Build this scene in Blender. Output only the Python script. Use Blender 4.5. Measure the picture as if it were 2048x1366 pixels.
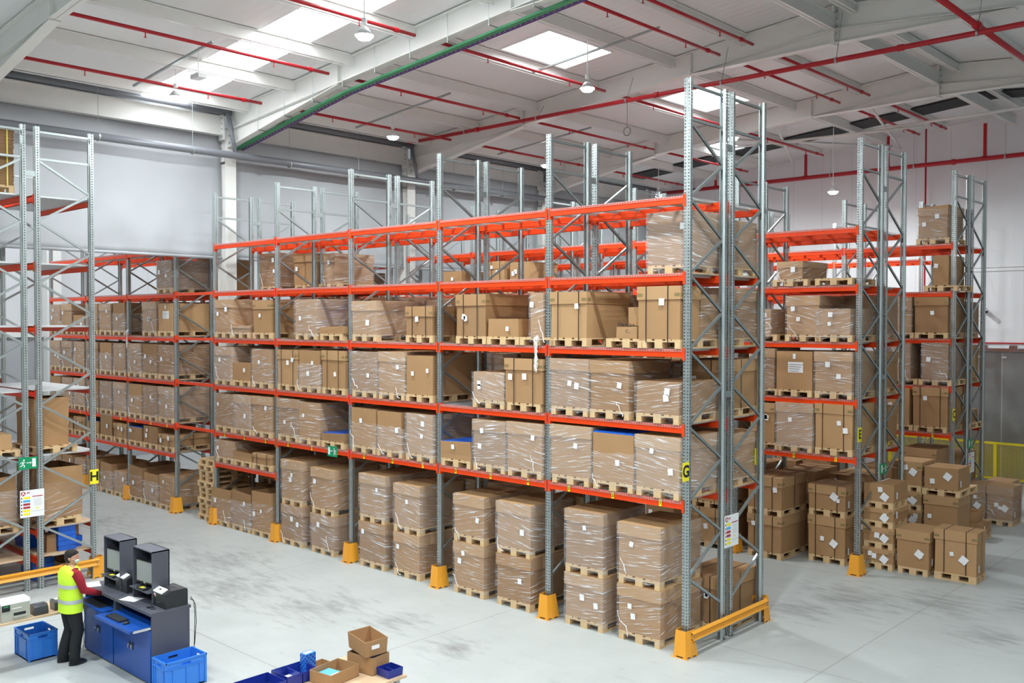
import bpy, math, random
from mathutils import Vector, Matrix
for o in list(bpy.data.objects): bpy.data.objects.remove(o)
S = bpy.context.scene
C = S.collection
rnd = random.Random(7)
PI = math.pi

# ------------------------------------------------------------------ camera, light, exposure
cam = bpy.data.cameras.new('camera'); camo = bpy.data.objects.new('camera', cam); C.objects.link(camo)
cam.sensor_fit = 'HORIZONTAL'; cam.sensor_width = 36; cam.lens = 1890.44/2048*36; cam.clip_start = .1; cam.clip_end = 200
camo.matrix_world = Matrix(((.73282, -.015521, .680245, 7.9333), (.680422, .015363, -.73266, -12.4868), (.000921, .999762, .021819, 5.1915), (0, 0, 0, 1)))
S.camera = camo
S.view_settings.view_transform = 'Standard'; S.view_settings.look = 'None'
S.view_settings.gamma = 1; S.view_settings.use_curve_mapping = False
S.view_settings.exposure = 0.0
W = bpy.data.worlds.new('world'); S.world = W; W.use_nodes = True
W.node_tree.nodes['Background'].inputs[0].default_value = (.86, .94, 1, 1)
W.node_tree.nodes['Background'].inputs[1].default_value = .27
SKY_E, LAMP_W = 9.0, 330.0

# ------------------------------------------------------------------ materials
def new_mat(name):
    m = bpy.data.materials.new(name); m.use_nodes = True
    return m, m.node_tree.nodes, m.node_tree.links, m.node_tree.nodes['Principled BSDF']
def simple(name, col, rough=.5, metal=0., noise=0., nscale=8., spec=.5, bump=0., bscale=40.):
    m, N, L, B = new_mat(name)
    B.inputs['Base Color'].default_value = (*col, 1); B.inputs['Roughness'].default_value = rough
    B.inputs['Metallic'].default_value = metal; B.inputs['Specular IOR Level'].default_value = spec
    tc = N.new('ShaderNodeTexCoord')
    if noise:
        t = N.new('ShaderNodeTexNoise'); t.inputs['Scale'].default_value = nscale; t.inputs['Detail'].default_value = 4
        L.new(tc.outputs['Object'], t.inputs['Vector'])
        mx = N.new('ShaderNodeMix'); mx.data_type = 'RGBA'
        mx.inputs[6].default_value = (*[c*(1-noise) for c in col], 1)
        mx.inputs[7].default_value = (*[min(1, c*(1+noise)) for c in col], 1)
        L.new(t.outputs['Fac'], mx.inputs[0]); L.new(mx.outputs[2], B.inputs['Base Color'])
    if bump:
        t = N.new('ShaderNodeTexNoise'); t.inputs['Scale'].default_value = bscale
        L.new(tc.outputs['Object'], t.inputs['Vector'])
        b = N.new('ShaderNodeBump'); b.inputs['Strength'].default_value = bump; b.inputs['Distance'].default_value = .01
        L.new(t.outputs['Fac'], b.inputs['Height']); L.new(b.outputs[0], B.inputs['Normal'])
    return m
def emit(name, col, s):
    m, N, L, B = new_mat(name)
    B.inputs['Base Color'].default_value = (*col, 1); B.inputs['Emission Color'].default_value = (*col, 1)
    B.inputs['Emission Strength'].default_value = s
    return m
def math_n(N, L, op, a, b=None, c=None):
    n = N.new('ShaderNodeMath'); n.operation = op
    for i, v in enumerate((a, b, c)):
        if v is None: continue
        if isinstance(v, (int, float)): n.inputs[i].default_value = v
        else: L.new(v, n.inputs[i])
    return n.outputs[0]

M = {}
M['white_steel'] = simple('white_painted_steel', (.82, .82, .79), .38, 0, .04, 3)
M['beam'] = simple('orange_powder_coat', (.82, .058, .006), .42, 0, .06, 5, .3)
M['yellow'] = simple('yellow_ochre_paint', (.83, .36, .03), .45, 0, .06, 6)
M['brace'] = simple('galvanised_brace', (.41, .45, .45), .38, .8, .12, 14)
M['wire'] = simple('galvanised_wire', (.56, .58, .58), .4, .4, .05, 10)
M['slat'] = simple('pale_galvanised_slat', (.66, .68, .69), .35, .35, .06, 6)
M['red_pipe'] = simple('red_sprinkler_pipe', (.50, .012, .022), .35, 0, .05, 5)
M['grey_pipe'] = simple('grey_rain_pipe', (.19, .20, .225), .35, 0, .05, 5)
M['dark'] = simple('roof_shade_black', (.02, .022, .024), .7)  # near-black that paints the shade on the roof underside
M['wood'] = simple('pallet_wood', (.66, .46, .25), .7, 0, .22, 9)
M['wood2'] = simple('pale_wood_panel', (.63, .45, .29), .5, 0, .1, 6)
M['kraft'] = simple('kraft_card', (.40, .232, .112), .75, 0, .07, 4, .25)
M['kraft2'] = simple('kraft_card_darker', (.33, .19, .094), .75, 0, .07, 4, .25)
M['kraft3'] = simple('kraft_card_pale', (.47, .285, .142), .75, 0, .06, 4, .25)
M['tape'] = simple('brown_tape', (.27, .19, .085), .3)
M['strap'] = simple('black_strap', (.018, .012, .012), .35)
M['ystrap'] = simple('yellow_strap', (.85, .75, .05), .4)
M['label'] = simple('white_label_paper', (.85, .86, .88), .6)
M['blue_film'] = simple('blue_plastic_wrap', (.012, .12, .62), .3, 0, .35, 18)
M['blue_crate'] = simple('bright_blue_plastic', (.035, .22, .74), .35, 0, .04, 5)
M['navy_bin'] = simple('navy_plastic', (.012, .03, .26), .32, 0, .08, 6)
M['blue_door'] = simple('blue_steel_door', (.010, .075, .36), .3, 0, .05, 5)
M['anthracite'] = simple('anthracite_steel', (.085, .09, .115), .42, 0, .06, 5)
M['black'] = simple('black_plastic', (.018, .02, .024), .35)
M['char'] = simple('charcoal_plastic', (.05, .055, .065), .3)
M['chrome'] = simple('chrome', (.75, .76, .78), .15, 1)
M['screen'] = simple('matt_screen', (.30, .33, .33), .25)
M['beige'] = simple('beige_printer_plastic', (.42, .42, .36), .4)
M['white'] = simple('white_plastic', (.85, .86, .86), .4)
M['skin'] = simple('skin', (.52, .27, .18), .55)
M['hair'] = simple('dark_hair', (.012, .009, .008), .8, 0, .3, 60)
M['hivis'] = simple('high_visibility_yellow', (.62, .95, .04), .6, 0, .08, 12, bump=.3, bscale=9)
M['silver'] = simple('reflective_tape', (.50, .53, .56), .4, .2, .1, 10)
M['jumper'] = simple('dark_red_jumper', (.30, .010, .022), .85, 0, .15, 30)
M['trousers'] = simple('black_trousers', (.010, .012, .014), .85, 0, .3, 14, bump=.4, bscale=8)
M['glove'] = simple('navy_glove', (.012, .025, .09), .7)
M['mask'] = simple('pale_face_mask', (.62, .74, .62), .7)
M['fence'] = simple('yellow_fence', (.86, .70, .02), .45)
M['green'] = simple('sign_green', (.0, .27, .11), .4)
M['sign_y'] = simple('sign_yellow', (.92, .80, .02), .4)
M['sign_r'] = simple('sign_red', (.42, .03, .05), .4)
M['sign_b'] = simple('sign_blue', (.08, .42, .78), .4)
M['ink'] = simple('black_ink', (.012, .012, .014), .5)
M['ink_grey'] = simple('grey_ink', (.42, .42, .45), .5)
M['purple'] = simple('purple_cable', (.10, .06, .28), .5)
M['orange_c'] = simple('orange_cable', (.55, .10, .05), .5)
M['green_c'] = simple('green_cable_tray', (.03, .25, .10), .5)
M['lightblue'] = simple('light_blue_card', (.10, .42, .80), .4)
M['skylight'] = emit('daylight_through_skylight', (.93, .97, 1), SKY_E)
M['lamp'] = emit('lit_lamp', (.95, 1, 1), 60)

def post_material():
    m, N, L, B = new_mat('perforated_galvanised_steel')
    B.inputs['Base Color'].default_value = (.45, .495, .495, 1); B.inputs['Metallic'].default_value = .8; B.inputs['Roughness'].default_value = .36
    tc = N.new('ShaderNodeTexCoord'); sp = N.new('ShaderNodeSeparateXYZ'); L.new(tc.outputs['Object'], sp.inputs[0])
    x, y, z = sp.outputs
    ax = math_n(N, L, 'ABSOLUTE', x)
    yy = math_n(N, L, 'MINIMUM', math_n(N, L, 'ABSOLUTE', y), math_n(N, L, 'ABSOLUTE', math_n(N, L, 'SUBTRACT', 1.117, y)))
    fz = math_n(N, L, 'LESS_THAN', math_n(N, L, 'FRACT', math_n(N, L, 'DIVIDE', z, .05)), .5)
    f1 = math_n(N, L, 'MULTIPLY', math_n(N, L, 'LESS_THAN', math_n(N, L, 'ABSOLUTE', math_n(N, L, 'SUBTRACT', ax, .032)), .0095), math_n(N, L, 'LESS_THAN', yy, .012))
    f2 = math_n(N, L, 'MULTIPLY', math_n(N, L, 'LESS_THAN', math_n(N, L, 'ABSOLUTE', math_n(N, L, 'SUBTRACT', yy, .04)), .0095), math_n(N, L, 'GREATER_THAN', ax, .045))
    h = math_n(N, L, 'MULTIPLY', fz, math_n(N, L, 'MAXIMUM', f1, f2))
    L.new(math_n(N, L, 'SUBTRACT', 1., h), B.inputs['Alpha'])
    t = N.new('ShaderNodeTexNoise'); t.inputs['Scale'].default_value = 6; L.new(tc.outputs['Object'], t.inputs['Vector'])
    r = N.new('ShaderNodeMapRange'); r.inputs[3].default_value = .26; r.inputs[4].default_value = .5
    L.new(t.outputs['Fac'], r.inputs[0]); L.new(r.outputs[0], B.inputs['Roughness'])
    return m
M['post'] = post_material()

def film_material():
    m, N, L, B = new_mat('stretch_film')
    out = N['Material Output']
    B.inputs['Base Color'].default_value = (.88, .88, .90, 1); B.inputs['Roughness'].default_value = .2; B.inputs['Specular IOR Level'].default_value = .8
    tc = N.new('ShaderNodeTexCoord'); oi = N.new('ShaderNodeObjectInfo')
    sp = N.new('ShaderNodeSeparateXYZ'); L.new(tc.outputs['Object'], sp.inputs[0])
    u = math_n(N, L, 'ADD', sp.outputs[0], sp.outputs[1])
    tilt = math_n(N, L, 'MULTIPLY', math_n(N, L, 'SUBTRACT', oi.outputs['Random'], .5), .5)
    v = math_n(N, L, 'ADD', sp.outputs[2], math_n(N, L, 'MULTIPLY', u, tilt))
    cb = N.new('ShaderNodeCombineXYZ')
    L.new(math_n(N, L, 'MULTIPLY', u, 1.6), cb.inputs[0]); L.new(math_n(N, L, 'MULTIPLY', v, 32.), cb.inputs[1])
    L.new(math_n(N, L, 'MULTIPLY', oi.outputs['Random'], 37.), cb.inputs[2])
    t = N.new('ShaderNodeTexNoise'); t.inputs['Scale'].default_value = 1.6; t.inputs['Detail'].default_value = 5; t.inputs['Distortion'].default_value = .5
    L.new(cb.outputs[0], t.inputs['Vector'])
    t2 = N.new('ShaderNodeTexNoise'); t2.inputs['Scale'].default_value = 2.2; t2.inputs['Detail'].default_value = 1
    L.new(tc.outputs['Object'], t2.inputs['Vector'])
    mr = N.new('ShaderNodeMapRange'); mr.inputs[1].default_value = .55; mr.inputs[2].default_value = .72; mr.inputs[3].default_value = 0; mr.inputs[4].default_value = .95
    L.new(t.outputs['Fac'], mr.inputs[0])
    fac = math_n(N, L, 'MULTIPLY', mr.outputs[0], math_n(N, L, 'MULTIPLY_ADD', t2.outputs['Fac'], 2.2, -.35))
    dens = math_n(N, L, 'MULTIPLY_ADD', math_n(N, L, 'FRACT', math_n(N, L, 'MULTIPLY', oi.outputs['Random'], 7.3)), .13, .04)
    fac = math_n(N, L, 'ADD', math_n(N, L, 'MAXIMUM', fac, 0.), dens)
    bp = N.new('ShaderNodeBump'); bp.inputs['Strength'].default_value = .8; bp.inputs['Distance'].default_value = .02
    L.new(t.outputs['Fac'], bp.inputs['Height']); L.new(bp.outputs[0], B.inputs['Normal'])
    tr = N.new('ShaderNodeBsdfTransparent'); mx = N.new('ShaderNodeMixShader')
    L.new(fac, mx.inputs[0]); L.new(tr.outputs[0], mx.inputs[1]); L.new(B.outputs[0], mx.inputs[2]); L.new(mx.outputs[0], out.inputs[0])
    return m
M['film'] = film_material()

def floor_material():
    m, N, L, B = new_mat('polished_concrete')
    tc = N.new('ShaderNodeTexCoord'); O = tc.outputs['Object']
    sp = N.new('ShaderNodeSeparateXYZ'); L.new(O, sp.inputs[0]); x, y = sp.outputs[0], sp.outputs[1]
    def noise(scale, det, vec=O, rough=.55):
        t = N.new('ShaderNodeTexNoise'); t.inputs['Scale'].default_value = scale; t.inputs['Detail'].default_value = det; t.inputs['Roughness'].default_value = rough
        L.new(vec, t.inputs['Vector']); return t.outputs['Fac']
    mp = N.new('ShaderNodeMapping'); mp.inputs['Scale'].default_value = (.5, 1.6, 1); mp.inputs['Rotation'].default_value = (0, 0, .5); L.new(O, mp.inputs[0])
    fine = noise(3.2, 8, mp.outputs[0], .68)
    big = noise(.22, 3)
    # worn dark patches of tyre dirt with shapes of their own
    blobs = None
    for bx, by, br in [(-8.5, -3.0, 2.2), (-6.3, -2.4, 1.6), (-4.6, -2.0, 1.0), (.6, 4.8, 1.6), (2.0, 5.6, 1.3), (-2.9, -2.2, .9), (3.4, 6.6, 1.2), (-16.5, -2.6, 2.2), (-10.5, -1.9, 1.6), (-12.6, -2.6, 1.6), (.2, 3.4, 1.0), (3.2, 4.2, .9)]:
        d = math_n(N, L, 'SQRT', math_n(N, L, 'ADD', math_n(N, L, 'POWER', math_n(N, L, 'SUBTRACT', x, bx), 2.), math_n(N, L, 'POWER', math_n(N, L, 'SUBTRACT', y, by), 2.)))
        k = math_n(N, L, 'MAXIMUM', math_n(N, L, 'SUBTRACT', 1., math_n(N, L, 'DIVIDE', d, br)), 0.)
        blobs = k if blobs is None else math_n(N, L, 'MAXIMUM', blobs, k)
    lvl = math_n(N, L, 'ADD', math_n(N, L, 'MULTIPLY', blobs, .30), math_n(N, L, 'MULTIPLY', big, .16))
    a = math_n(N, L, 'ADD', fine, lvl)
    mr = N.new('ShaderNodeMapRange'); mr.inputs[1].default_value = .68; mr.inputs[2].default_value = 1.0; L.new(a, mr.inputs[0])
    base = N.new('ShaderNodeMix'); base.data_type = 'RGBA'
    base.inputs[6].default_value = (.37, .395, .39, 1); base.inputs[7].default_value = (.50, .525, .52, 1); L.new(noise(.9, 5), base.inputs[0])
    st = N.new('ShaderNodeMix'); st.data_type = 'RGBA'; st.inputs[7].default_value = (.17, .165, .16, 1)
    L.new(math_n(N, L, 'MULTIPLY', mr.outputs[0], .72), st.inputs[0]); L.new(base.outputs[2], st.inputs[6])
    # saw-cut joints every 5.4 m
    def joint(c, off):
        f = math_n(N, L, 'FRACT', math_n(N, L, 'DIVIDE', math_n(N, L, 'ADD', c, 54*2-off), 5.4))
        return math_n(N, L, 'LESS_THAN', math_n(N, L, 'MINIMUM', f, math_n(N, L, 'SUBTRACT', 1., f)), .0016)
    j = math_n(N, L, 'MAXIMUM', joint(x, 1.85), joint(y, .8))
    jm = N.new('ShaderNodeMix'); jm.data_type = 'RGBA'; jm.inputs[7].default_value = (.26, .25, .24, 1)
    L.new(math_n(N, L, 'MULTIPLY', j, .8), jm.inputs[0]); L.new(st.outputs[2], jm.inputs[6]); L.new(jm.outputs[2], B.inputs['Base Color'])
    r = N.new('ShaderNodeMapRange'); r.inputs[3].default_value = .33; r.inputs[4].default_value = .6; L.new(fine, r.inputs[0]); L.new(r.outputs[0], B.inputs['Roughness'])
    B.inputs['Specular IOR Level'].default_value = .35
    return m
M['floor'] = floor_material()

def ribbed(name, col, axis, pitch, strength=.3, rough=.5, seam=None, seamcol=.8, metal=0., noise=.03):
    m, N, L, B = new_mat(name)
    B.inputs['Roughness'].default_value = rough; B.inputs['Metallic'].default_value = metal
    tc = N.new('ShaderNodeTexCoord'); sp = N.new('ShaderNodeSeparateXYZ'); L.new(tc.outputs['Object'], sp.inputs[0])
    c = sp.outputs[axis]
    f = math_n(N, L, 'FRACT', math_n(N, L, 'DIVIDE', math_n(N, L, 'ADD', c, 500.), pitch))
    h = math_n(N, L, 'SMOOTH_MIN', f, math_n(N, L, 'SUBTRACT', 1., f), .1)
    b = N.new('ShaderNodeBump'); b.inputs['Strength'].default_value = strength; b.inputs['Distance'].default_value = .02
    L.new(h, b.inputs['Height']); L.new(b.outputs[0], B.inputs['Normal'])
    t = N.new('ShaderNodeTexNoise'); t.inputs['Scale'].default_value = .7; t.inputs['Detail'].default_value = 4; L.new(tc.outputs['Object'], t.inputs['Vector'])
    mx = N.new('ShaderNodeMix'); mx.data_type = 'RGBA'
    mx.inputs[6].default_value = (*[v*(1-noise) for v in col], 1); mx.inputs[7].default_value = (*[min(1, v*(1+noise)) for v in col], 1)
    L.new(t.outputs['Fac'], mx.inputs[0]); last = mx.outputs[2]
    if seam:
        f2 = math_n(N, L, 'FRACT', math_n(N, L, 'DIVIDE', math_n(N, L, 'ADD', c, 600.), seam))
        k = math_n(N, L, 'LESS_THAN', f2, (.012 if seamcol < 1 else .03)/seam)
        s = N.new('ShaderNodeMix'); s.data_type = 'RGBA'; s.inputs[7].default_value = (*[v*seamcol for v in col], 1)
        L.new(k, s.inputs[0]); L.new(last, s.inputs[6]); last = s.outputs[2]
    L.new(last, B.inputs['Base Color'])
    return m
M['roof'] = ribbed('ribbed_roof_sheet', (.80, .825, .83), 1, .25, .35, .4)
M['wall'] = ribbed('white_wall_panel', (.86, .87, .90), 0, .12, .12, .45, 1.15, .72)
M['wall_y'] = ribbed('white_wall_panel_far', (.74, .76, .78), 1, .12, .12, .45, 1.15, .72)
M['galv'] = ribbed('galvanised_door_sheet', (.30, .315, .31), 0, .6, .1, .38, 1.19, 1.7, .4, .4)
M['curtain'] = simple('grey_fabric_curtain', (.44, .46, .485), .75, 0, .04, 1.2, .3, bump=.5, bscale=.9)
M['lower'] = simple('grey_lower_wall', (.42, .44, .46), .6, 0, .05, 2)

# ------------------------------------------------------------------ mesh helpers
class MB:
    def __init__(s): s.v = []; s.f = []; s.m = []
    def add(s, vs, fs, mi=0):
        n = len(s.v); s.v += [tuple(a) for a in vs]; s.f += [tuple(n+i for i in f) for f in fs]; s.m += [mi]*len(fs); return s
    def hexa(s, p, mi=0):   # p: 4 bottom (ccw from above), 4 top
        return s.add(p, [(3, 2, 1, 0), (4, 5, 6, 7), (0, 1, 5, 4), (1, 2, 6, 5), (2, 3, 7, 6), (3, 0, 4, 7)], mi)
    def box(s, x0, x1, y0, y1, z0, z1, mi=0):
        return s.hexa([(x0, y0, z0), (x1, y0, z0), (x1, y1, z0), (x0, y1, z0), (x0, y0, z1), (x1, y0, z1), (x1, y1, z1), (x0, y1, z1)], mi)
    def obox(s, p0, p1, w, h, mi=0, up=(0, 0, 1)):   # bar from p0 to p1
        p0 = Vector(p0); p1 = Vector(p1); d = (p1-p0).normalized(); upv = Vector(up)
        if abs(d.dot(upv)) > .98: upv = Vector((1, 0, 0))
        a = d.cross(upv).normalized()*(w/2); b = a.cross(d).normalized()*(h/2)
        q = [p0-a-b, p0+a-b, p0+a+b, p0-a+b, p1-a-b, p1+a-b, p1+a+b, p1-a+b]
        return s.add(q, [(0, 1, 2, 3), (7, 6, 5, 4), (0, 4, 5, 1), (1, 5, 6, 2), (2, 6, 7, 3), (3, 7, 4, 0)], mi)
    def tube(s, p0, p1, r, n=10, r1=None, mi=0, cap=True):
        p0 = Vector(p0); p1 = Vector(p1); d = (p1-p0).normalized(); u = Vector((0, 0, 1))
        if abs(d.dot(u)) > .98: u = Vector((1, 0, 0))
        a = d.cross(u).normalized(); b = d.cross(a); r1 = r if r1 is None else r1
        vs = [p0+(a*math.cos(t)+b*math.sin(t))*r for t in [2*PI*i/n for i in range(n)]]
        vs += [p1+(a*math.cos(t)+b*math.sin(t))*r1 for t in [2*PI*i/n for i in range(n)]]
        fs = [(i, i+n, (i+1) % n+n, (i+1) % n) for i in range(n)]
        if cap: fs += [tuple(range(n)), tuple(range(2*n-1, n-1, -1))]
        return s.add(vs, fs, mi)
    def path(s, pts, r, n=8, mi=0):
        for i in range(len(pts)-1): s.tube(pts[i], pts[i+1], r, n, mi=mi)
        return s
    def loft(s, rings, mi=0, cap=True):
        n = len(rings[0]); base = len(s.v)
        vs = [p for r in rings for p in r]
        fs = [(k*n+i, k*n+(i+1) % n, (k+1)*n+(i+1) % n, (k+1)*n+i) for k in range(len(rings)-1) for i in range(n)]
        if cap: fs += [tuple(range(n-1, -1, -1)), tuple((len(rings)-1)*n+i for i in range(n))]
        return s.add(vs, fs, mi)
    def prism(s, poly, axis, a0, a1, mi=0):   # poly: 2D points in the plane normal to axis
        def P(q, a): return {'x': (a, q[0], q[1]), 'y': (q[0], a, q[1]), 'z': (q[0], q[1], a)}[axis]
        n = len(poly); vs = [P(q, a0) for q in poly]+[P(q, a1) for q in poly]
        fs = [(i, (i+1) % n, (i+1) % n+n, i+n) for i in range(n)]+[tuple(range(n-1, -1, -1)), tuple(range(n, 2*n))]
        return s.add(vs, fs, mi)
    def strip(s, line, th, axis, a0, a1, mi=0):   # sheet of thickness th following an open polyline
        P = [Vector(q) for q in line]; nrm = []
        for i in range(len(P)):
            d = Vector((0, 0))
            if i > 0: d += (P[i]-P[i-1]).normalized()
            if i < len(P)-1: d += (P[i+1]-P[i]).normalized()
            d.normalize(); nrm.append(Vector((-d.y, d.x)))
        Q = [P[i]+nrm[i]*th for i in range(len(P))]
        for i in range(len(P)-1): s.prism([P[i], P[i+1], Q[i+1], Q[i]], axis, a0, a1, mi)
        return s
    def mesh(s, name, mats, smooth=False):
        me = bpy.data.meshes.new(name); me.from_pydata(s.v, [], s.f)
        for m in (mats if isinstance(mats, (list, tuple)) else [mats]): me.materials.append(M[m])
        for p, i in zip(me.polygons, s.m): p.material_index = i
        if smooth: me.polygons.foreach_set('use_smooth', [True]*len(me.polygons))
        me.validate(); me.update()
        return me
    def build(s, name, mats, parent=None, smooth=False, **k):
        return place(s.mesh(name, mats, smooth), name, parent, **k)
def place(me, name, parent=None, loc=(0, 0, 0), rot=(0, 0, 0), label=None, cat=None, group=None, kind=None, scale=None):
    o = bpy.data.objects.new(name, me); C.objects.link(o); o.location = loc; o.rotation_euler = rot
    if scale: o.scale = scale
    if parent: o.parent = parent
    if label: o['label'] = label
    if cat: o['category'] = cat
    if group: o['group'] = group
    if kind: o['kind'] = kind
    return o
def thing(name, label, cat, loc=(0, 0, 0), rz=0, group=None):
    return place(None, name, None, loc, (0, 0, rz), label, cat, group)
def recalc(o):
    import bmesh
    bm = bmesh.new(); bm.from_mesh(o.data); bmesh.ops.recalc_face_normals(bm, faces=bm.faces); bm.to_mesh(o.data); bm.free(); return o
_txt = {}
def text_mesh(t, size, mat, ext=.001):
    k = (t, size, mat)
    if k not in _txt:
        cu = bpy.data.curves.new('txt', 'FONT'); cu.body = t; cu.size = size; cu.extrude = ext; cu.align_x = 'CENTER'; cu.align_y = 'CENTER'; cu.offset = size*(.03 if size > .2 else .012)
        o = bpy.data.objects.new('txt', cu); C.objects.link(o); dg = bpy.context.evaluated_depsgraph_get()
        me = bpy.data.meshes.new_from_object(o.evaluated_get(dg)); me.materials.clear(); me.materials.append(M[mat])
        bpy.data.objects.remove(o); _txt[k] = me
    return _txt[k]

# ------------------------------------------------------------------ the hall
RZ = 12.05
def roof_z(x): return RZ-.088*abs(x+1)
XW, YW = -15.2, 21.5            # curtain line, far white wall
MB().box(-28, 22, -32, YW, -.2, 0).build('floor', 'floor', kind='structure')
# roof sheets with openings for the skylights
holes = [(-15.0, -3.6, -1.45, -.2), (-7.25, -5.8, 3.5, 5.8), (-7.25, -5.8, 10.05, 12.45), (-9.95, -8.9, 16.3, 18.0),
         (-7.25, -5.8, -9.2, -6.9),  (3.2, 4.7, -3.0, -.7), (3.2, 4.7, -9.2, -6.9), (9.5, 11, -3.0, -.7),  (9.5, 11, -9.2, -6.9), (3.2, 5.2, 15.0, 18.5), (3.2, 4.7, -16, -13.5), (9.5, 11, -16, -13.5), (-7.25, -5.8, -16, -13.5)]  # unseen skylights; the one by the white wall is added to brighten it
def roof_part(name, x0, x1):
    xs = sorted(set([x0, x1]+[h for q in holes for h in q[:2] if x0 < h < x1])); ys = sorted(set([-32, YW]+[h for q in holes for h in q[2:]]))
    mb = MB()
    for i in range(len(xs)-1):
        y_start = None
        for j in range(len(ys)-1):
            cx, cy = (xs[i]+xs[i+1])/2, (ys[j]+ys[j+1])/2
            solid = not any(h[0] < cx < h[1] and h[2] < cy < h[3] for h in holes)
            if solid and y_start is None: y_start = ys[j]
            if y_start is not None and (not solid or j == len(ys)-2):
                y1 = ys[j] if not solid else ys[j+1]
                a, b = xs[i], xs[i+1]; za, zb = roof_z(a), roof_z(b)
                mb.hexa([(a, y_start, za), (b, y_start, zb), (b, y1, zb), (a, y1, za), (a, y_start, za+.15), (b, y_start, zb+.15), (b, y1, zb+.15), (a, y1, za+.15)])
                y_start = None
    mb.build(name, 'roof', kind='structure')
roof_part('ceiling_left_slope', -15.3, -1); roof_part('ceiling_right_slope', -1, 22)
for n, h in enumerate(holes):
    a, b, c, d = h; za, zb = roof_z(a), roof_z(b); up = .02 if n == 0 else .42
    fr = MB()
    if n:
        t = .04
        for q in ((a-t, a+.006, c-t, d+t), (b-.006, b+t, c-t, d+t), (a, b, c-t, c+.006), (a, b, d-.006, d+t)):
            x0, x1, y0, y1 = q; z0, z1 = roof_z(x0), roof_z(x1)
            fr.hexa([(x0, y0, z0-.02), (x1, y0, z1-.02), (x1, y1, z1-.02), (x0, y1, z0-.02), (x0, y0, z0+.45), (x1, y0, z1+.45), (x1, y1, z1+.45), (x0, y1, z0+.45)])
        for k in range(6):   # the vent louvre across the near half of the dome
            y = c+.12+k*.16; fr.box(a, b, y, y+.025, max(za, zb)+.24, max(za, zb)+.30)
    else:
        for k in range(6): x = a+(b-a)*k/5; fr.box(x-.02, x+.02, c, d, roof_z(x)-.01, roof_z(x)+.03)
    w = fr.build('window_%d' % (n+1), 'white', kind='structure')
    MB().hexa([(a, c, za+up), (b, c, zb+up), (b, d, zb+up), (a, d, za+up), (a, c, za+up+.03), (b, c, zb+up+.03), (b, d, zb+up+.03), (a, d, za+up+.03)]).build('pane', 'skylight', w)
# far white wall and a dark sheet painting in the shade of the roof underside
w = MB().prism([(-28, 0), (22, 0), (22, 10.1), (-1, 12.12), (XW-.4, 10.86), (XW-.4, 10.2), (-28, 10.2)], 'y', YW, YW+.2).build('wall_right', 'wall', kind='structure'); recalc(w)
MB().box(-2.5, 22, YW-.04, YW, 6.86, 6.9).box(-2.5, 22, YW-.04, YW, 6.98, 7.02).build('seam_rail', 'white', w)
mb = MB()
for x0, x1 in ((-15.0, -1), (-1, 6)):
    z0, z1 = roof_z(x0)-.06, roof_z(x1)-.06
    mb.hexa([(x0, 17.75, z0), (x1, 17.75, z1), (x1, 18.85, z1), (x0, 18.85, z0), (x0, 17.75, z0+.04), (x1, 17.75, z1+.04), (x1, 18.85, z1+.04), (x0, 18.85, z0+.04)])
mb.build('roof_shade_strip', 'dark', kind='structure')
for x, z, h, lab in [(-1.0, 11.82, .34, 'deep white ridge beam running between the bolted rafter plates'), (-.55, 11.97, .2, 'shallow white beam beside the ridge beam')]:
    for k, (y0, y1) in enumerate([(-5.3, 1.0), (1.1, 7.4), (7.5, 13.9), (14.0, 20.9)]):
        MB().box(x-.006, x+.006, y0, y1, z-h, z).box(x-.075, x+.075, y0, y1, z-h, z-h+.012).box(x-.075, x+.075, y0, y1, z-.012, z).build('ridge_beam', 'white_steel', label=lab+', %s roof bay' % ['left', 'second', 'third', 'farthest'][k], cat='beam', group='ridge beams')
# beyond the curtain: a lower neighbouring hall
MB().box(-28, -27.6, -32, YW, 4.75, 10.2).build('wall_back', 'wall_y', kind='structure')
MB().box(-28, -27.3, -32, YW, 0, 4.62).build('wall_back_lower', 'lower', kind='structure')
MB().box(-28, -27.2, -32, YW, 4.60, 4.76).build('trim_2', 'white_steel', kind='structure')
w = MB().box(-28, -15.3, -32, YW, 10.2, 10.4).build('ceiling_neighbour_hall', 'roof', kind='structure')
n = len(holes)
for i, (x, y) in enumerate([(-22.5, -12), (-22.5, -7), (-22.5, -2), (-22.5, 3), (-22.5, 8), (-22.5, 14)]):  # unseen glowing panels added below the ceiling to brighten this hall
    w = MB().box(x-1.3, x+1.3, y-2, y+2, 10.15, 10.2).build('window_%d' % (n+1+i), 'white', kind='structure')
    MB().box(x-1.2, x+1.2, y-1.9, y+1.9, 10.11, 10.15).build('pane', 'skylight', w)
# steel frame: columns and rafters
RY = [-5.4, 1.05, 7.45, 13.95]
def I_prof(mb, y, web, fl, x0, x1, zb0, zt0, zb1, zt1):
    t = .018
    mb.hexa([(x0, y-web, zb0), (x1, y-web, zb1), (x1, y+web, zb1), (x0, y+web, zb0), (x0, y-web, zt0), (x1, y-web, zt1), (x1, y+web, zt1), (x0, y+web, zt0)])
    for a0, a1 in ((zb0, zb1), (zt0-t, zt1-t)):
        mb.hexa([(x0, y-fl, a0), (x1, y-fl, a1), (x1, y+fl, a1), (x0, y+fl, a0), (x0, y-fl, a0+t), (x1, y-fl, a1+t), (x1, y+fl, a1+t), (x0, y+fl, a0+t)])
COLLAB = ['leftmost of the white steel columns on the curtain line, behind rack H', 'white steel column between the two halves of rack G', 'white steel column rising between racks G and E', 'farthest white steel column, where curtain meets white wall']
RLAB = ['white roof rafter crossing the top left corner', 'white roof rafter carrying the green cable tray', 'white roof rafter above the rear of rack G with bolted ridge plate', 'farthest white roof rafter with bolted ridge plate']
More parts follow.
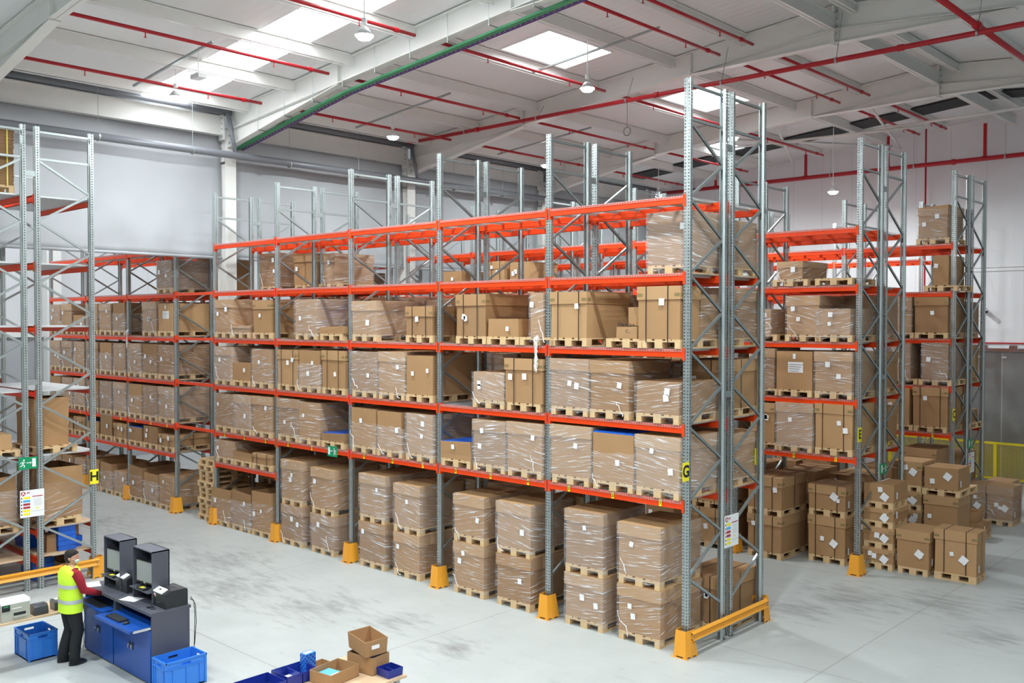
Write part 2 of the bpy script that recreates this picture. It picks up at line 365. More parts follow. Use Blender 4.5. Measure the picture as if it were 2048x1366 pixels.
for i, y in enumerate(RY):
    mb = MB()
    mb.box(XW-.25, XW-.225, y-.16, y+.16, 0, 10.3).box(XW+.225, XW+.25, y-.16, y+.16, 0, 10.3).box(XW-.225, XW+.225, y-.012, y+.012, 0, 10.3).box(XW-.225, XW+.225, y-.11, y-.10, 0, 9.4)
    c = mb.build('steel_column', 'white_steel', label=COLLAB[i], cat='column', group='columns on the curtain line')
    b = MB()
    for k in range(4): b.tube((XW+.08, y-.16, 9.55+.13*k), (XW+.08, y-.185, 9.55+.13*k), .02, 6); b.tube((XW-.08, y-.16, 9.55+.13*k), (XW-.08, y-.185, 9.55+.13*k), .02, 6)
    MB().box(XW-.17, XW+.2, y-.165, y-.15, 9.45, 10.1).build('end_plate', 'white_steel', c); b.build('bolts', 'brace', c)
    mb = MB()
    xe = XW+.26
    # left slope rafter, parallel part, haunch at the eave, haunch at the ridge
    zt = lambda x: roof_z(x)-.02
    I_prof(mb, y, .008, .11, xe, -1.02, zt(xe)-.52, zt(xe), zt(-1.02)-.52, zt(-1.02))
    I_prof(mb, y, .008, .11, -.98, 14, zt(-.98)-.52, zt(-.98), zt(14)-.52, zt(14))
    def tri(x0, z0, x1, z1, x2, z2):
        mb.hexa([(x0, y-.008, z0), (x1, y-.008, z1), (x1, y+.008, z1), (x0, y+.008, z0), (x0, y-.008, z2), (x1, y-.008, z1+.01), (x1, y+.008, z1+.01), (x0, y+.008, z2)])
        mb.hexa([(x0, y-.11, z0-.018), (x1, y-.11, z1-.018), (x1, y+.11, z1-.018), (x0, y+.11, z0-.018), (x0, y-.11, z0), (x1, y-.11, z1), (x1, y+.11, z1), (x0, y+.11, z0)])
    tri(xe, 9.84, -10.1, zt(-10.1)-.53, xe, zt(xe)-.5)
    tri(-1.02, zt(-1)-.80, -4.6, zt(-4.6)-.53, 0, zt(-1)-.5)
    tri(-.98, zt(-1)-.80, 2.6, zt(2.6)-.53, 0, zt(-1)-.5)
    mb.box(-1.03, -.97, y-.13, y+.13, zt(-1)-.86, zt(-1))
    for sx in (-10.1, -4.6): mb.box(sx-.01, sx+.01, y-.1, y+.1, zt(sx)-.52, zt(sx))
    r = mb.build('roof_rafter', 'white_steel', label=RLAB[i], cat='rafter', group='roof rafters'); recalc(r)
    b = MB()
    for k in range(5):
        b.tube((-.94, y-.09, zt(-1)-.78+.16*k), (-.92, y-.09, zt(-1)-.78+.16*k), .022, 6)
        b.tube((xe+.03, y-.06, 9.95+.19*k), (xe+.06, y-.06, 9.95+.19*k), .022, 6)
    b.build('bolts', 'brace', r)
# purlins between the rafters
PX = [-14.0, -11.9, -9.6, -7.45, -5.1, -3.15, 1.2, 3.0, 5.2]
bays = [(-5.4, 1.05), (1.05, 7.45), (7.45, 13.95), (13.95, 20.9)]
BW = ['left', 'second', 'third', 'farthest']; ROWW = ['lowest', 'second lowest', 'third lowest', 'fourth', 'fifth', 'sixth', 'first beyond the ridge', 'second beyond the ridge', 'third beyond the ridge']
for bi, (y0, y1) in enumerate(bays):
    for pi_, x in enumerate(PX):
        z = roof_z(x)
        mb = MB().box(x-.004, x+.004, y0+.02, y1-.02, z-.24, z-.01).box(x-.07, x+.004, y0+.02, y1-.02, z-.25, z-.24).box(x-.004, x+.07, y0+.02, y1-.02, z-.02, z-.01)
        o = mb.build('roof_purlin', 'white_steel', label='white roof purlin, %s up the slope, in the %s roof bay' % (ROWW[pi_], BW[bi]), cat='purlin', group='roof purlins')
        MB().tube((x-.05, y0+.1, z-.28), (x-.05, y1-.1, z-.28), .012, 6).build('conduit', 'white', o)
    # eave beam with splice plates, and the dark gutter behind it
    z0, z1 = 10.12, 10.62
    mb = MB().box(XW+.19, XW+.21, y0+.2, y1-.2, z0, z1).box(XW+.1, XW+.32, y0+.2, y1-.2, z0, z0+.015).box(XW+.1, XW+.32, y0+.2, y1-.2, z1-.015, z1)
    o = mb.build('eave_beam', 'white_steel', label='white eave beam above the curtain in the %s roof bay' % BW[bi], cat='beam', group='eave beams')
    MB().box(XW+.08, XW+.34, y1-.26, y1-.22, z0-.12, z1+.05).build('end_plate', 'white_steel', o)
    b = MB()
    for k in range(4): b.tube((XW+.28, y1-.27, z0+.03+k*.14), (XW+.28, y1-.29, z0+.03+k*.14), .02, 6)
    b.build('bolts', 'brace', o)
    MB().tube((XW+.45, y0+.1, 10.70), (XW+.45, y1-.1, 10.70), .07, 12).build('gutter_pipe', 'grey_pipe', smooth=True, label='dark grey gutter pipe above the eave beam, %s roof bay' % BW[bi], cat='pipe', group='gutter pipes')
    # grey curtain with a rolled hem, hanging between the columns
    rr = random.Random(bi); ny, nz = 34, 24; ya, yb = y0+.16, y1-.16; zb, zt_ = 6.88, 10.75
    vs = []
    ym = (ya+yb)/2+.2
    for j in range(nz+1):
        for i in range(ny+1):
            y = ya+(yb-ya)*i/ny; z = zb+(zt_-zb)*j/nz
            dx = .02*math.sin(y*2.1+z*1.4+bi)+.012*math.sin(y*4.3-z*2.6)+.03*max(0, 1-abs(y-ym)/.9)*math.sin(z*5+abs(y-ym)*4)*(1-j/nz)
            vs.append((XW+.02+dx, y, z))
    fs = [(j*(ny+1)+i, j*(ny+1)+i+1, (j+1)*(ny+1)+i+1, (j+1)*(ny+1)+i) for j in range(nz) for i in range(ny)]
    o = MB().add(vs, fs).build('fabric_curtain', 'curtain', smooth=True, label='grey fabric curtain wall hanging in the %s roof bay' % BW[bi], cat='curtain', group='grey fabric curtains')
    sm = o.modifiers.new('thickness', 'SOLIDIFY'); sm.thickness = .012
    MB().tube((XW+.03, ya, zb), (XW+.03, yb, zb), .04, 10).build('hem', 'curtain', o, smooth=True)
# grey rain pipe slung along the curtain with a down pipe at the first column
t = thing('rain_pipe', 'long grey rain pipe slung across the top of the grey curtains', 'pipe', (-14.5, 0, 9.53))
MB().tube((0, -12, -.03), (0, 20, .1), .095, 16).build('pipe', 'grey_pipe', t, smooth=True)
for i, y in enumerate(RY[1:]):
    MB().path([(-.35, y-.22, 1.15), (-.18, y-.22, 1.1), (0, y-.12, .05)], .055, 12).build('down_pipe', 'grey_pipe', t, smooth=True)
for y in (-5.0, -2.7, -.3, 2.6, 5.0, 8.9, 11.2):
    MB().tube((0, y, .1), (0, y, 1.25), .006, 5).tube((0, y-.02, 0), (0, y+.02, 0), .105, 14).build('hanger', 'brace', t)
# cable tray under the first rafter
y = 1.35
tz = lambda x: (9.80+(x+15)*.155) if x < -10.1 else (10.56+(x+10.1)*.085)
t = thing('cable_tray', 'green mesh cable tray with bundled purple cables under the second rafter', 'cable tray', (0, 0, 0))
xs = [-14.95, -10.1, -4.6, -1.0]
ln = [(x, tz(x)) for x in xs]
for (xa, za), (xb, zb) in zip(ln, ln[1:]):
    MB().obox((xa, y-.14, za), (xb, y-.14, zb), .13, .05).build('tray', 'green_c', t)
    m_ = MB()
    for k, (dy, dz) in enumerate(((0, 0), (.03, .01), (.06, -.005), (.015, .03), (.05, .03))): m_.tube((xa, y+dy, za+dz), (xb, y+dy, zb+dz), .014, 6, mi=k % 2)
    m_.build('cable_bundle', ['purple', 'orange_c'], t)
    n_ = int((xb-xa)/.14); m_ = MB()
    for k in range(n_):
        f = (k+.5)/n_; x, z = xa+(xb-xa)*f, za+(zb-za)*f
        m_.box(x-.006, x+.006, y-.02, y+.09, z+.045, z+.055).box(x-.006, x+.006, y-.025, y-.015, z-.03, z+.055)
    m_.build('basket', 'wire', t, kind='stuff')
for k in range(12):
    x = -14.6+1.18*k; z = tz(x)
    MB().box(x-.015, x+.015, y-.42, y+.02, z+.03, z+.05).tube((x, y-.42, z+.04), (x, y-.42, z+.62), .008, 6).build('bracket', 'brace', t)
# sprinkler network
def sprinkler(x, y0, y1, lab, heads=True):
    z = roof_z(x)-.5
    o = MB().tube((x, y0, z), (x, y1, z), .036, 10).build('sprinkler_pipe', 'red_pipe', smooth=True, label=lab, cat='pipe', group='red sprinkler branch pipes')
    n = max(2, int((y1-y0)/2.3))
    for k in range(n):
        yy = y0+(y1-y0)*(k+.5)/n
        MB().tube((x, yy, z-.12), (x, yy, z), .012, 6).tube((x, yy, z-.13), (x, yy, z-.12), .028, 8).build('sprinkler_head', 'red_pipe', o)
    MB().tube((x, y1-.55, z), (x, y1-.45, z), .05, 10).build('coupling', 'red_pipe', o)
SX = [(-12.5, 'lowest'), (-9.75, 'second'), (-6.8, 'third'), (-3.5, 'fourth'), (-2.65, 'fifth')]
for bi, (y0, y1) in enumerate(bays):
    for x, wd in SX:
        if bi == 0 and x > -5: continue
        sprinkler(x, y0+.12, min(y1-.6, 19.5), 'thin red sprinkler pipe, %s up the slope, in the %s roof bay' % (wd, BW[bi]))
t = thing('sprinkler_main', 'thick red sprinkler main slung level along the third rafter', 'pipe', (0, 6.95, 10.72))
MB().tube((-14.5, 0, 0), (12, 0, 0), .055, 12).build('pipe', 'red_pipe', t, smooth=True)
for x in (-12, -9.2, -6.2, -3.5, -.75, 2.05, 5): MB().tube((x, 0, 0), (x, .3, roof_z(x)-10.95), .008, 5).tube((x-.02, 0, 0), (x+.02, 0, 0), .065, 10).build('hanger', 'brace', t)
for x in (-11.5, -5.3, .6): MB().tube((x-.06, 0, 0), (x+.06, 0, 0), .07, 12).build('coupling', 'red_pipe', t)
t = thing('sprinkler_main', 'thick red sprinkler main crossing the top right corner', 'pipe', (2.05, 0, 10.86))
MB().tube((0, 2, 0), (0, 19, 0), .06, 12).build('pipe', 'red_pipe', t, smooth=True)
MB().tube((0, 6.9, 0), (0, 7.02, 0), .085, 12).build('coupling', 'red_pipe', t)
t = thing('sprinkler_main', 'red sprinkler main along the top of the white wall', 'pipe', (0, 21.0, 10.55))
MB().tube((-14.8, 0, 0), (12, 0, 0), .075, 14).build('pipe', 'red_pipe', t, smooth=True)
for x in (-8.17, -5.1, -1.92, -12): MB().tube((x, 0, 0), (x-.0, 0, 1.15), .055, 10).tube((x, 0, .06), (x, 0, .08), .1, 12).build('riser', 'red_pipe', t)
MB().tube((-3.85, .12, 1.3), (-3.85, .12, -8), .03, 8).build('down_pipe', 'red_pipe', t, smooth=True)
for x in (-13, -10, -7.2, -4.2, -1.3, 2): MB().tube((x, 0, 0), (x, 0, 1.2), .007, 5).tube((x-.02, 0, 0), (x+.02, 0, 0), .085, 10).build('hanger', 'brace', t)
for x in (-2.9,): MB().tube((x-.05, 0, 0), (x+.05, 0, 0), .1, 12).build('coupling', 'red_pipe', t)
# roof bracing tubes near the white wall
for a, b, lab in [((-8.9, 16.8, 11.2), (-2.4, 16.8, 11.05), 'white level bracing tube before the white wall, left one'), ((-7.9, 14.1, 11.0), (-4.9, 20.8, 11.3), 'white slanting bracing strut before the white wall, left one'),
                  ((-5.9, 14.1, 11.3), (-8.4, 20.5, 11.0), 'white slanting bracing strut rising to the farthest rafter'), ((-3.0, 14.1, 11.35), (-4.6, 20.8, 11.2), 'white slanting bracing strut before the white wall, right one'),
                  ((-3.9, 16.8, 11.15), (3.0, 16.8, 11.2), 'white level bracing tube before the white wall, right one')]:
    MB().tube(a, b, .04, 10).build('bracing_tube', 'white_steel', smooth=True, label=lab, cat='tube', group='white bracing tubes')
for (x0, x1, y, lab) in [(-13.2, -9.7, -2.45, 'dark thin conduit rail under the left roof bay'), (-13.2, -9.4, 3.9, 'dark thin conduit rail under the second roof bay'), (-7.1, -3.5, 4.4, 'dark thin conduit rail beside the square skylight'), (-13.2, -9.4, 9.6, 'dark thin conduit rail under the third roof bay')]:
    MB().obox((x0, y, roof_z(x0)-.42), (x1, y, roof_z(x1)-.42), .05, .04).build('conduit_rail', 'brace', label=lab, cat='rail')
# pendant lamps
def ring_(c, r, n): return [(c[0]+r*math.cos(2*PI*i/n), c[1]+r*math.sin(2*PI*i/n), c[2]) for i in range(n)]
LL = {(-12.1, -2): 'lit pendant lamp nearest the long skylight strip', (-5.4, -2): 'lit pendant lamp at the top, above the second rafter', (-12.1, 4.3): 'lit pendant lamp above the middle of rack G', (-5.3, 4.3): 'lit pendant lamp right of the square skylight',
      (-12.2, 10.7): 'lit pendant lamp seen over rack G left of its tall end frames', (-12.2, 17.1): 'lit pendant lamp low behind rack G end', (-5.4, 17.1): 'lit pendant lamp before the white wall', (-5.35, 10.7): 'lit pendant lamp behind the tall end frames of rack G'}
for (x, y) in [(a, b) for a in (-12.1, -5.35, 1.4, 8.2) for b in (-14.8, -8.4, -2, 4.3, 10.7, 17.1) if not (a > 0 and b > 0)]:
    lab = [v for k, v in LL.items() if abs(k[0]-x) < .2 and k[1] == y]
    zr = roof_z(x); zl = 10.18 if y < 15 else 9.35
    if y == -2: zl = 10.17
    if (y, round(x)) == (4.3, -5): zl = 10.38
    if y > 15 and x < -10: zl = 9.85
    t = thing('pendant_lamp', lab[0] if lab else 'unseen pendant lamp %.0f m from the curtain and %.0f m from the white wall' % (x-XW, YW-y), 'lamp', (x, y, zl), group=None if lab else 'pendant lamps over the open floor')
    MB().tube((0, 0, .22), (0, 0, zr-zl-.02), .012, 6).tube((0, 0, .25), (0, 0, .33), .05, 10).build('rod', 'white', t)
    MB().tube((0, 0, .03), (0, 0, .17), .17, 18, .06).build('housing', 'white', t, smooth=True)
    MB().loft([ring_((0, 0, -.05), .05, 16), ring_((0, 0, -.035), .11, 16), ring_((0, 0, .03), .165, 16)]).build('bulb', 'lamp', t)
    l = bpy.data.lights.new('lamp_light', 'AREA'); l.shape = 'DISK'; l.size = .26; l.energy = LAMP_W*(1 if x > -7 else .55); l.color = (.93, 1, 1)
    lo = bpy.data.objects.new('lamp_light', l); C.objects.link(lo); lo.location = (0, 0, -.06); lo.parent = t
for x, y, z, lab in [(-11.0, -2.05, 10.45, 'white emergency light box hanging under the long skylight strip'), (1.9, 7.9, 10.9, 'white emergency light box in the top right corner')]:
    t = thing('light_fitting', lab, 'light fitting', (x, y, z))
    MB().tube((0, 0, .06), (0, 0, roof_z(x)-z), .01, 6).build('rod', 'white', t)
    MB().box(-.18, .18, -.1, .1, -.04, .06).build('housing', 'white', t)
t = thing('cable_coil', 'coil of dark cable hanging from the roof above rack G', 'cable', (-8.1, 9.6, 10.6))
mb = MB(); mb.path([(.12*math.cos(a), 0, .12*math.sin(a)) for a in [2*PI*i/18 for i in range(19)]], .012, 6).tube((0, 0, .12), (0, 0, .82), .006, 5); mb.build('coil', 'grey_pipe', t)
# sliding door, safety fence and camera at the white wall
d = MB().box(-5.5, 9, YW-.16, YW-.1, .02, 4.15).build('door_1', 'galv', kind='structure')
MB().box(-5.5, 9, YW-.22, YW-.06, 4.2, 4.3).build('door_track', 'chrome', d)
MB().box(-5.5, 9, YW-.05, YW-.01, 4.45, 4.49).build('red_line', 'red_pipe', d)
for x in (-1.95, -1.05, -3.2): MB().box(x-.12, x+.12, YW-.28, YW-.14, 4.25, 4.4).tube((x-.06, YW-.3, 4.33), (x-.06, YW-.2, 4.33), .07, 10).tube((x+.06, YW-.3, 4.33), (x+.06, YW-.2, 4.33), .07, 10).build('roller', 'chrome', d)
for x in (-2.1, -1.35, -.6): MB().box(x-.07, x+.07, YW-.2, YW-.16, 3.98, 4.03).build('bracket', 'white', d)
t = thing('safety_fence', 'yellow mesh safety fence in front of the steel sliding door', 'fence', (-1.4, 20.65, 0))
for x in (-3.4, 0, 1.9, 4.5): MB().box(x-.05, x+.05, -.03, .03, 0, 1.25).build('post', 'fence', t)
MB().box(-3.4, 4.5, -.025, .025, 1.2, 1.27).build('top_rail', 'fence', t); MB().box(-3.4, 4.5, -.025, .025, .06, .13).build('bottom_rail', 'fence', t)
m_ = MB()
for k in range(158): m_.box(-3.4+.05*k, -3.392+.05*k, -.004, .004, .1, 1.22)
for k in range(22): m_.box(-3.4, 4.5, -.004, .004, .12+.05*k, .128+.05*k)
m_.build('mesh_panel', 'fence', t)
t = thing('security_camera', 'white security camera on the wall above the sliding door', 'camera', (-2.0, 21.3, 5.6))
MB().box(-.03, .03, .05, .2, -.02, .04).build('bracket', 'white', t)
MB().obox((-.1, .02, .05), (.14, -.16, -.1), .1, .1).build('housing', 'white', t); MB().obox((.14, -.16, -.1), (.15, -.168, -.107), .08, .08).build('lens', 'black', t)
# column of the neighbouring hall
MB().box(-27.3, -26.9, .85, 1.35, 0, 10.2).build('steel_column', 'white_steel', label='broad white column in the neighbouring hall behind rack G', cat='column')

# ------------------------------------------------------------------ pallet racking
D = 1.117; HT, HS = 8.92, 8.43; PW = .11
ZB = {'M': 1.54, 'E': 2.33, 'D': 3.51, 'C': 4.69, 'B': 5.87, 'A': 7.06}       # beam centres
_rc = {}
def frame_mesh(H, flip):
    k = ('f', H)
    if k not in _rc:
        mb = MB()
        for sgn, y0 in ((1, 0), (-1, D)):
            line = [(.022, .098), (.022, .088), (.053, .07), (.055, 0.004), (.050, 0), (.014, 0), (.009, .008), (-.009, .008), (-.014, 0), (-.050, 0), (-.055, .004), (-.053, .07), (-.022, .088), (-.022, .098)]
            L_ = [(px, y0+sgn*py) for px, py in line]
            mb.strip(L_, .0025, 'z', .01, H)
            mb.box(-.07, .07, y0-.02 if sgn > 0 else y0-.12, y0+.12 if sgn > 0 else y0+.02, 0, .01)
        _rc[k] = mb.mesh('upright_frame', 'post')
    return _rc[k]
def brace_mesh(kind, up):
    k = ('b', kind, up)
    if k not in _rc:
        mb = MB(); a, b = .085, D-.085
        if kind == 'h': p0, p1 = (0, a, 0), (0, b, 0)
        else: p0, p1 = ((0, a, 0), (0, b, .56)) if up else ((0, a, .56), (0, b, 0))
        p0, p1 = Vector(p0), Vector(p1); d = (p1-p0).normalized(); n = Vector((0, -d.z, d.y))
        q = lambda p, x0, x1, h0, h1: [p+Vector((x0, 0, 0))+n*h0, p+Vector((x1, 0, 0))+n*h0, p+Vector((x1, 0, 0))+n*h1, p+Vector((x0, 0, 0))+n*h1]
        for x0, x1, h0, h1 in ((-.018, .018, .019, .022), (-.018, -.015, -.02, .02), (.015, .018, -.02, .02)):
            A_, B_ = q(p0, x0, x1, h0, h1), q(p1, x0, x1, h0, h1)
            mb.add(A_+B_, [(3, 2, 1, 0), (4, 5, 6, 7), (0, 1, 5, 4), (1, 2, 6, 5), (2, 3, 7, 6), (3, 0, 4, 7)])
        _rc[k] = mb.mesh('brace', 'brace')
    return _rc[k]
def frame(parent, x, y0, H, phase):
    f = place(frame_mesh(H, 0), 'upright_frame', parent, (x, y0, 0))
    place(brace_mesh('h', 0), 'brace', f, (0, 0, H-.1)); place(brace_mesh('h', 0), 'brace', f, (0, 0, H-.62)); place(brace_mesh('h', 0), 'brace', f, (0, 0, .16))
    z = H-.64-.58; up = (phase == 1)
    while z > .2:
        place(brace_mesh('d', up), 'brace', f, (0, 0, z)); z -= .59; up = not up
    return f
def beam_mesh(L, h, thin):
    k = ('beam', round(L, 3), h)
    if k not in _rc:
        mb = MB().box(.055, L-.055, -.014, .036, -h/2, h/2).box(.055, L-.055, .0, .05, -h/2, h/2-.028)
        for s0, s1, e0, e1 in ((.056, .060, .018, .056), (L-.060, L-.056, L-.056, L-.018)):
            mb.box(s0, s1, -.018, .06, -.11, .085).box(e0, e1, -.018, -.013, -.11, .085)
        _rc[k] = mb.mesh('beam', 'beam')
    return _rc[k]
def deck_mesh(L):
    k = ('deck', round(L, 3))
    if k not in _rc:
        mb = MB(); r = .0025
        n = int((L-.14)/.05)
        for i in range(n+1):
            x = .07+(L-.14)*i/n
            mb.box(x-r, x+r, -.02, D+.02, 0, .005).box(x-r, x+r, -.025, -.02, -.034, .005).box(x-r, x+r, D+.02, D+.025, -.034, .005)
        for i in range(12): y = -.0+D*i/11; mb.box(.07, L-.07, y-r, y+r, -.004, 0)
        for y in (-.027, D+.023): mb.box(.07, L-.07, y, y+.004, -.036, -.031).box(.07, L-.07, y, y+.004, -.014, -.009)
        for i in range(6):
            x = L*(i+.5)/6
            mb.prism([(x-.035, -.005), (x, -.045), (x+.035, -.005)], 'y', .05, D-.05)
        o = _rc[k] = mb.mesh('mesh_deck', 'wire')
    return _rc[k]
def slat_mesh(L):
    k = ('slat', round(L, 3))
    if k not in _rc:
        mb = MB(); n = int((L-.14)/.1)
        for i in range(n):
            x = .07+(L-.14)*i/n
            mb.box(x, x+.084, -.01, D+.01, 0, .006).box(x, x+.012, -.005, D+.005, -.025, 0).box(x+.072, x+.084, -.005, D+.005, -.025, 0)
        mb.box(.07, L-.07, -.014, -.010, -.03, .006).box(.07, L-.07, D+.01, D+.014, -.03, .006)
        _rc[k] = mb.mesh('slatted_deck', 'slat')
    return _rc[k]
def rack(name, label, xs, y0, levels, tall=True, phase=0, gaps=(), both=True, tie=(), extra=None, zb=ZB, group='pallet racks', decks=True):
    t = thing(name, label, 'rack', (0, 0, 0), group=group)
    for i, x in enumerate(xs):
        f = frame(t, x, y0, HT if (i == 0 and tall) else HS, phase)
    for i in range(len(xs)-1):
        x1, x0 = xs[i], xs[i+1]; L = x1-x0
        if i in gaps:
            for lv in tie:
                b = place(beam_mesh(L, .07, 1), 'beam', t, (x0, y0+(0 if phase == 0 else D), zb[lv]+.02))
                if phase: b.rotation_euler = (0, 0, PI); b.location.x = x1
            continue
        for lv in (list(levels)+list((extra or {}).get(i, ''))):
            place(beam_mesh(L, .12, 0), 'beam', t, (x0, y0, zb[lv]))
            place(beam_mesh(L, .12, 0), 'beam', t, (x1, y0+D, zb[lv]), (0, 0, PI))
            if decks: place(deck_mesh(L) if zb is ZB else slat_mesh(L), 'mesh_deck' if zb is ZB else 'slatted_deck', t, (x0, y0, zb[lv]+(.062 if zb is ZB else .063)))
    return t
GX = [0, -2.8, -5.6, -8.4, -11.2, -14.0, -16.05, -18.85, -21.65, -24.45]
Y2 = D+.168
rg = rack('pallet_rack', 'grey and orange pallet rack marked with the yellow G plate', GX, 0, 'EDCBA', gaps=(5,), tie='EDCB', extra={4: 'M', 6: 'M', 7: 'M', 8: 'M'})
rf = rack('pallet_rack', 'grey and orange pallet rack standing back to back behind rack G', GX, Y2, 'EDCBA', phase=1, gaps=(5,), tie='EDCB')
re_ = rack('pallet_rack', 'grey and orange pallet rack marked with the yellow E plate', GX[:6]+GX[6:9], 6.44, 'EDCBA', gaps=(5,), tie='DCB')
rd = rack('pallet_rack', 'grey and orange pallet rack standing back to back behind rack E', GX[:6]+GX[6:8], 6.44+Y2, 'EDCBA', phase=1, gaps=(5,), tie='DC')
rc = rack('pallet_rack', 'grey and orange pallet rack marked C, with cartons on its top shelf', GX[:5]+[-13.75], 12.11, 'EDCBA')
rb = rack('pallet_rack', 'grey and orange pallet rack standing back to back behind rack C', GX[:5]+[-13.75], 12.11+Y2, 'EDCBA', phase=1)
ra = rack('pallet_rack', 'farthest pallet rack, single row standing along the white wall', [-2.8, -5.6, -8.4, -11.2, -14.0], 17.78, 'EDCBA')
ZH = {'F': .52, 'W': 1.07, 'E': 2.51, 'D': 3.77, 'C': 5.02, 'B': 6.24, 'A': 7.54}
HY = -6.66
rh = rack('pallet_rack', 'pallet rack at left marked with the yellow H plate', [-11.2, -14.0, -16.05, -18.85], HY+Y2, 'WEDCBA', phase=0, gaps=(1,), zb=ZH)
ri = rack('pallet_rack', 'pallet rack cut by the left edge of the picture', [-11.2, -14.0, -16.05, -18.85], HY, 'WEDCBA', phase=1, gaps=(1,), zb=ZH)
for t_, yy in ((rh, HY+Y2), (ri, HY)):
    place(beam_mesh(2.8, .12, 0), 'beam', t_, (-14, yy, ZH['F'])); place(beam_mesh(2.8, .12, 0), 'beam', t_, (-11.2, yy+D, ZH['F']), (0, 0, PI))
    MB().box(-13.93, -11.24, yy+.02, yy+D-.02, ZH['F']+.06, ZH['F']+.09).build('shelf_board', 'wood2', t_)
    MB().box(-13.93, -11.24, yy+.02, yy+D-.02, ZH['W']+.068, ZH['W']+.075).build('shelf_board', 'wood2', t_)
# spacers tying the back-to-back frames
sp_m = MB().box(-.02, .02, D-.02, Y2+.02, -.05, .05).mesh('frame_spacer', 'brace')
for t_, y0, xs_ in ((rg, 0, GX), (re_, 6.44, GX[:6]), (rc, 12.11, GX[:5]), (rh, HY, [-11.2, -14])):
    for i, x in enumerate(xs_):
        for z in ((1.5, 4.0, 8.0) if i == 0 else (4.0, 7.75)): place(sp_m, 'frame_spacer', t_, (x+.03, y0, z))
# yellow plates with row letters, bay numbers, exit signs and info boards
def plate(t, p, w, h, mat, face):     # flat plate facing +X ('x') or -Y ('y'), p = centre
    return (MB().box(-.004, .004, -w/2, w/2, -h/2, h/2) if face == 'x' else MB().box(-w/2, w/2, -.004, .004, -h/2, h/2)).build(t[1], mat, t[0], loc=p)
def letter_plate(t, ch, p, face='x'):
    o = plate((t, 'letter_plate'), p, .17, .29, 'sign_y', face)
    place(text_mesh(ch, .25, 'ink'), 'letter', o, (.006, 0, 0) if face == 'x' else (0, -.006, 0), (PI/2, 0, PI/2 if face == 'x' else 0))
letter_plate(rg, 'G', (.068, -.10, 2.88)); letter_plate(re_, 'E', (.068, 6.38, 2.88)); letter_plate(rc, 'C', (.068, 12.05, 2.88)); letter_plate(rh, 'H', (-11.12, -4.315, 2.05)); letter_plate(rf, 'F', (-.075, Y2+D+.0, 2.85))
for i, t_, y0, e in [(0, rg, 0, 5), (0, re_, 6.44, 1), (0, rc, 12.11, 1)]:
    n = 0
    for b in range(e):
        for k in range(3):
            n += 1
            o = MB().box(-.023, .023, -.003, .003, -.055, .055).build('number_plate', 'sign_y', t_, loc=(-.45-b*2.8-k*.93, y0-.02, ZB['E']))
            place(text_mesh(str(n), .085, 'ink'), 'number', o, (0, -.005, 0), (PI/2, 0, 0))
for b in range(6, 9):
    for k in range(3): MB().box(-.023, .023, -.003, .003, -.055, .055).build('number_plate', 'sign_y', rg, loc=(GX[b]-.45-k*.93, -.02, ZB['E']))
def exit_sign(t, p, face, mirror=False):
    """green emergency exit sign: running person, arrow, door"""
    m_ = -1 if mirror else 1
    o = MB().box(-.006, .006, -.17, .17, -.115, .115).build('exit_sign', 'green', t, loc=p, rot=(0, 0, 0 if face == 'x' else -PI/2))
    g = MB()
    def q(pts): g.add([(.008, a*m_, b) for a, b in pts], [tuple(range(len(pts)))])
    q([(.075, -.075), (.14, -.075), (.14, .085), (.075, .085)])
    q([(-.03, .0), (.045, .0), (.045, .014), (-.03, .014)]); q([(.04, -.015), (.068, .007), (.04, .029)])
    q([(-.075+.016*math.cos(a), .062+.018*math.sin(a)) for a in [2*PI*i/10 for i in range(10)]])
    for a, b, w in [((-.085, .04), (-.10, -.02), .03), ((-.10, -.015), (-.065, -.04), .02), ((-.065, -.04), (-.075, -.08), .016), ((-.10, -.02), (-.12, -.05), .02), ((-.12, -.05), (-.15, -.055), .014), ((-.085, .035), (-.05, .01), .013), ((-.09, .035), (-.13, .02), .013), ((-.13, .02), (-.14, -.005), .012)]:
        A_, B_ = Vector(a), Vector(b); n_ = (B_-A_).normalized(); n_ = Vector((-n_.y, n_.x))*w/2
        q([A_-n_, B_-n_, B_+n_, A_+n_])
    g.build('pictogram', 'white', o)
exit_sign(rh, (-11.13, -5.57, 2.46), 'x'); exit_sign(re_, (.075, 7.62, 2.05), 'x', True); exit_sign(rc, (.075, 13.3, 2.05), 'x', True)
o_ = exit_sign(rg, (-9.0, -.03, 2.33), 'y', True)
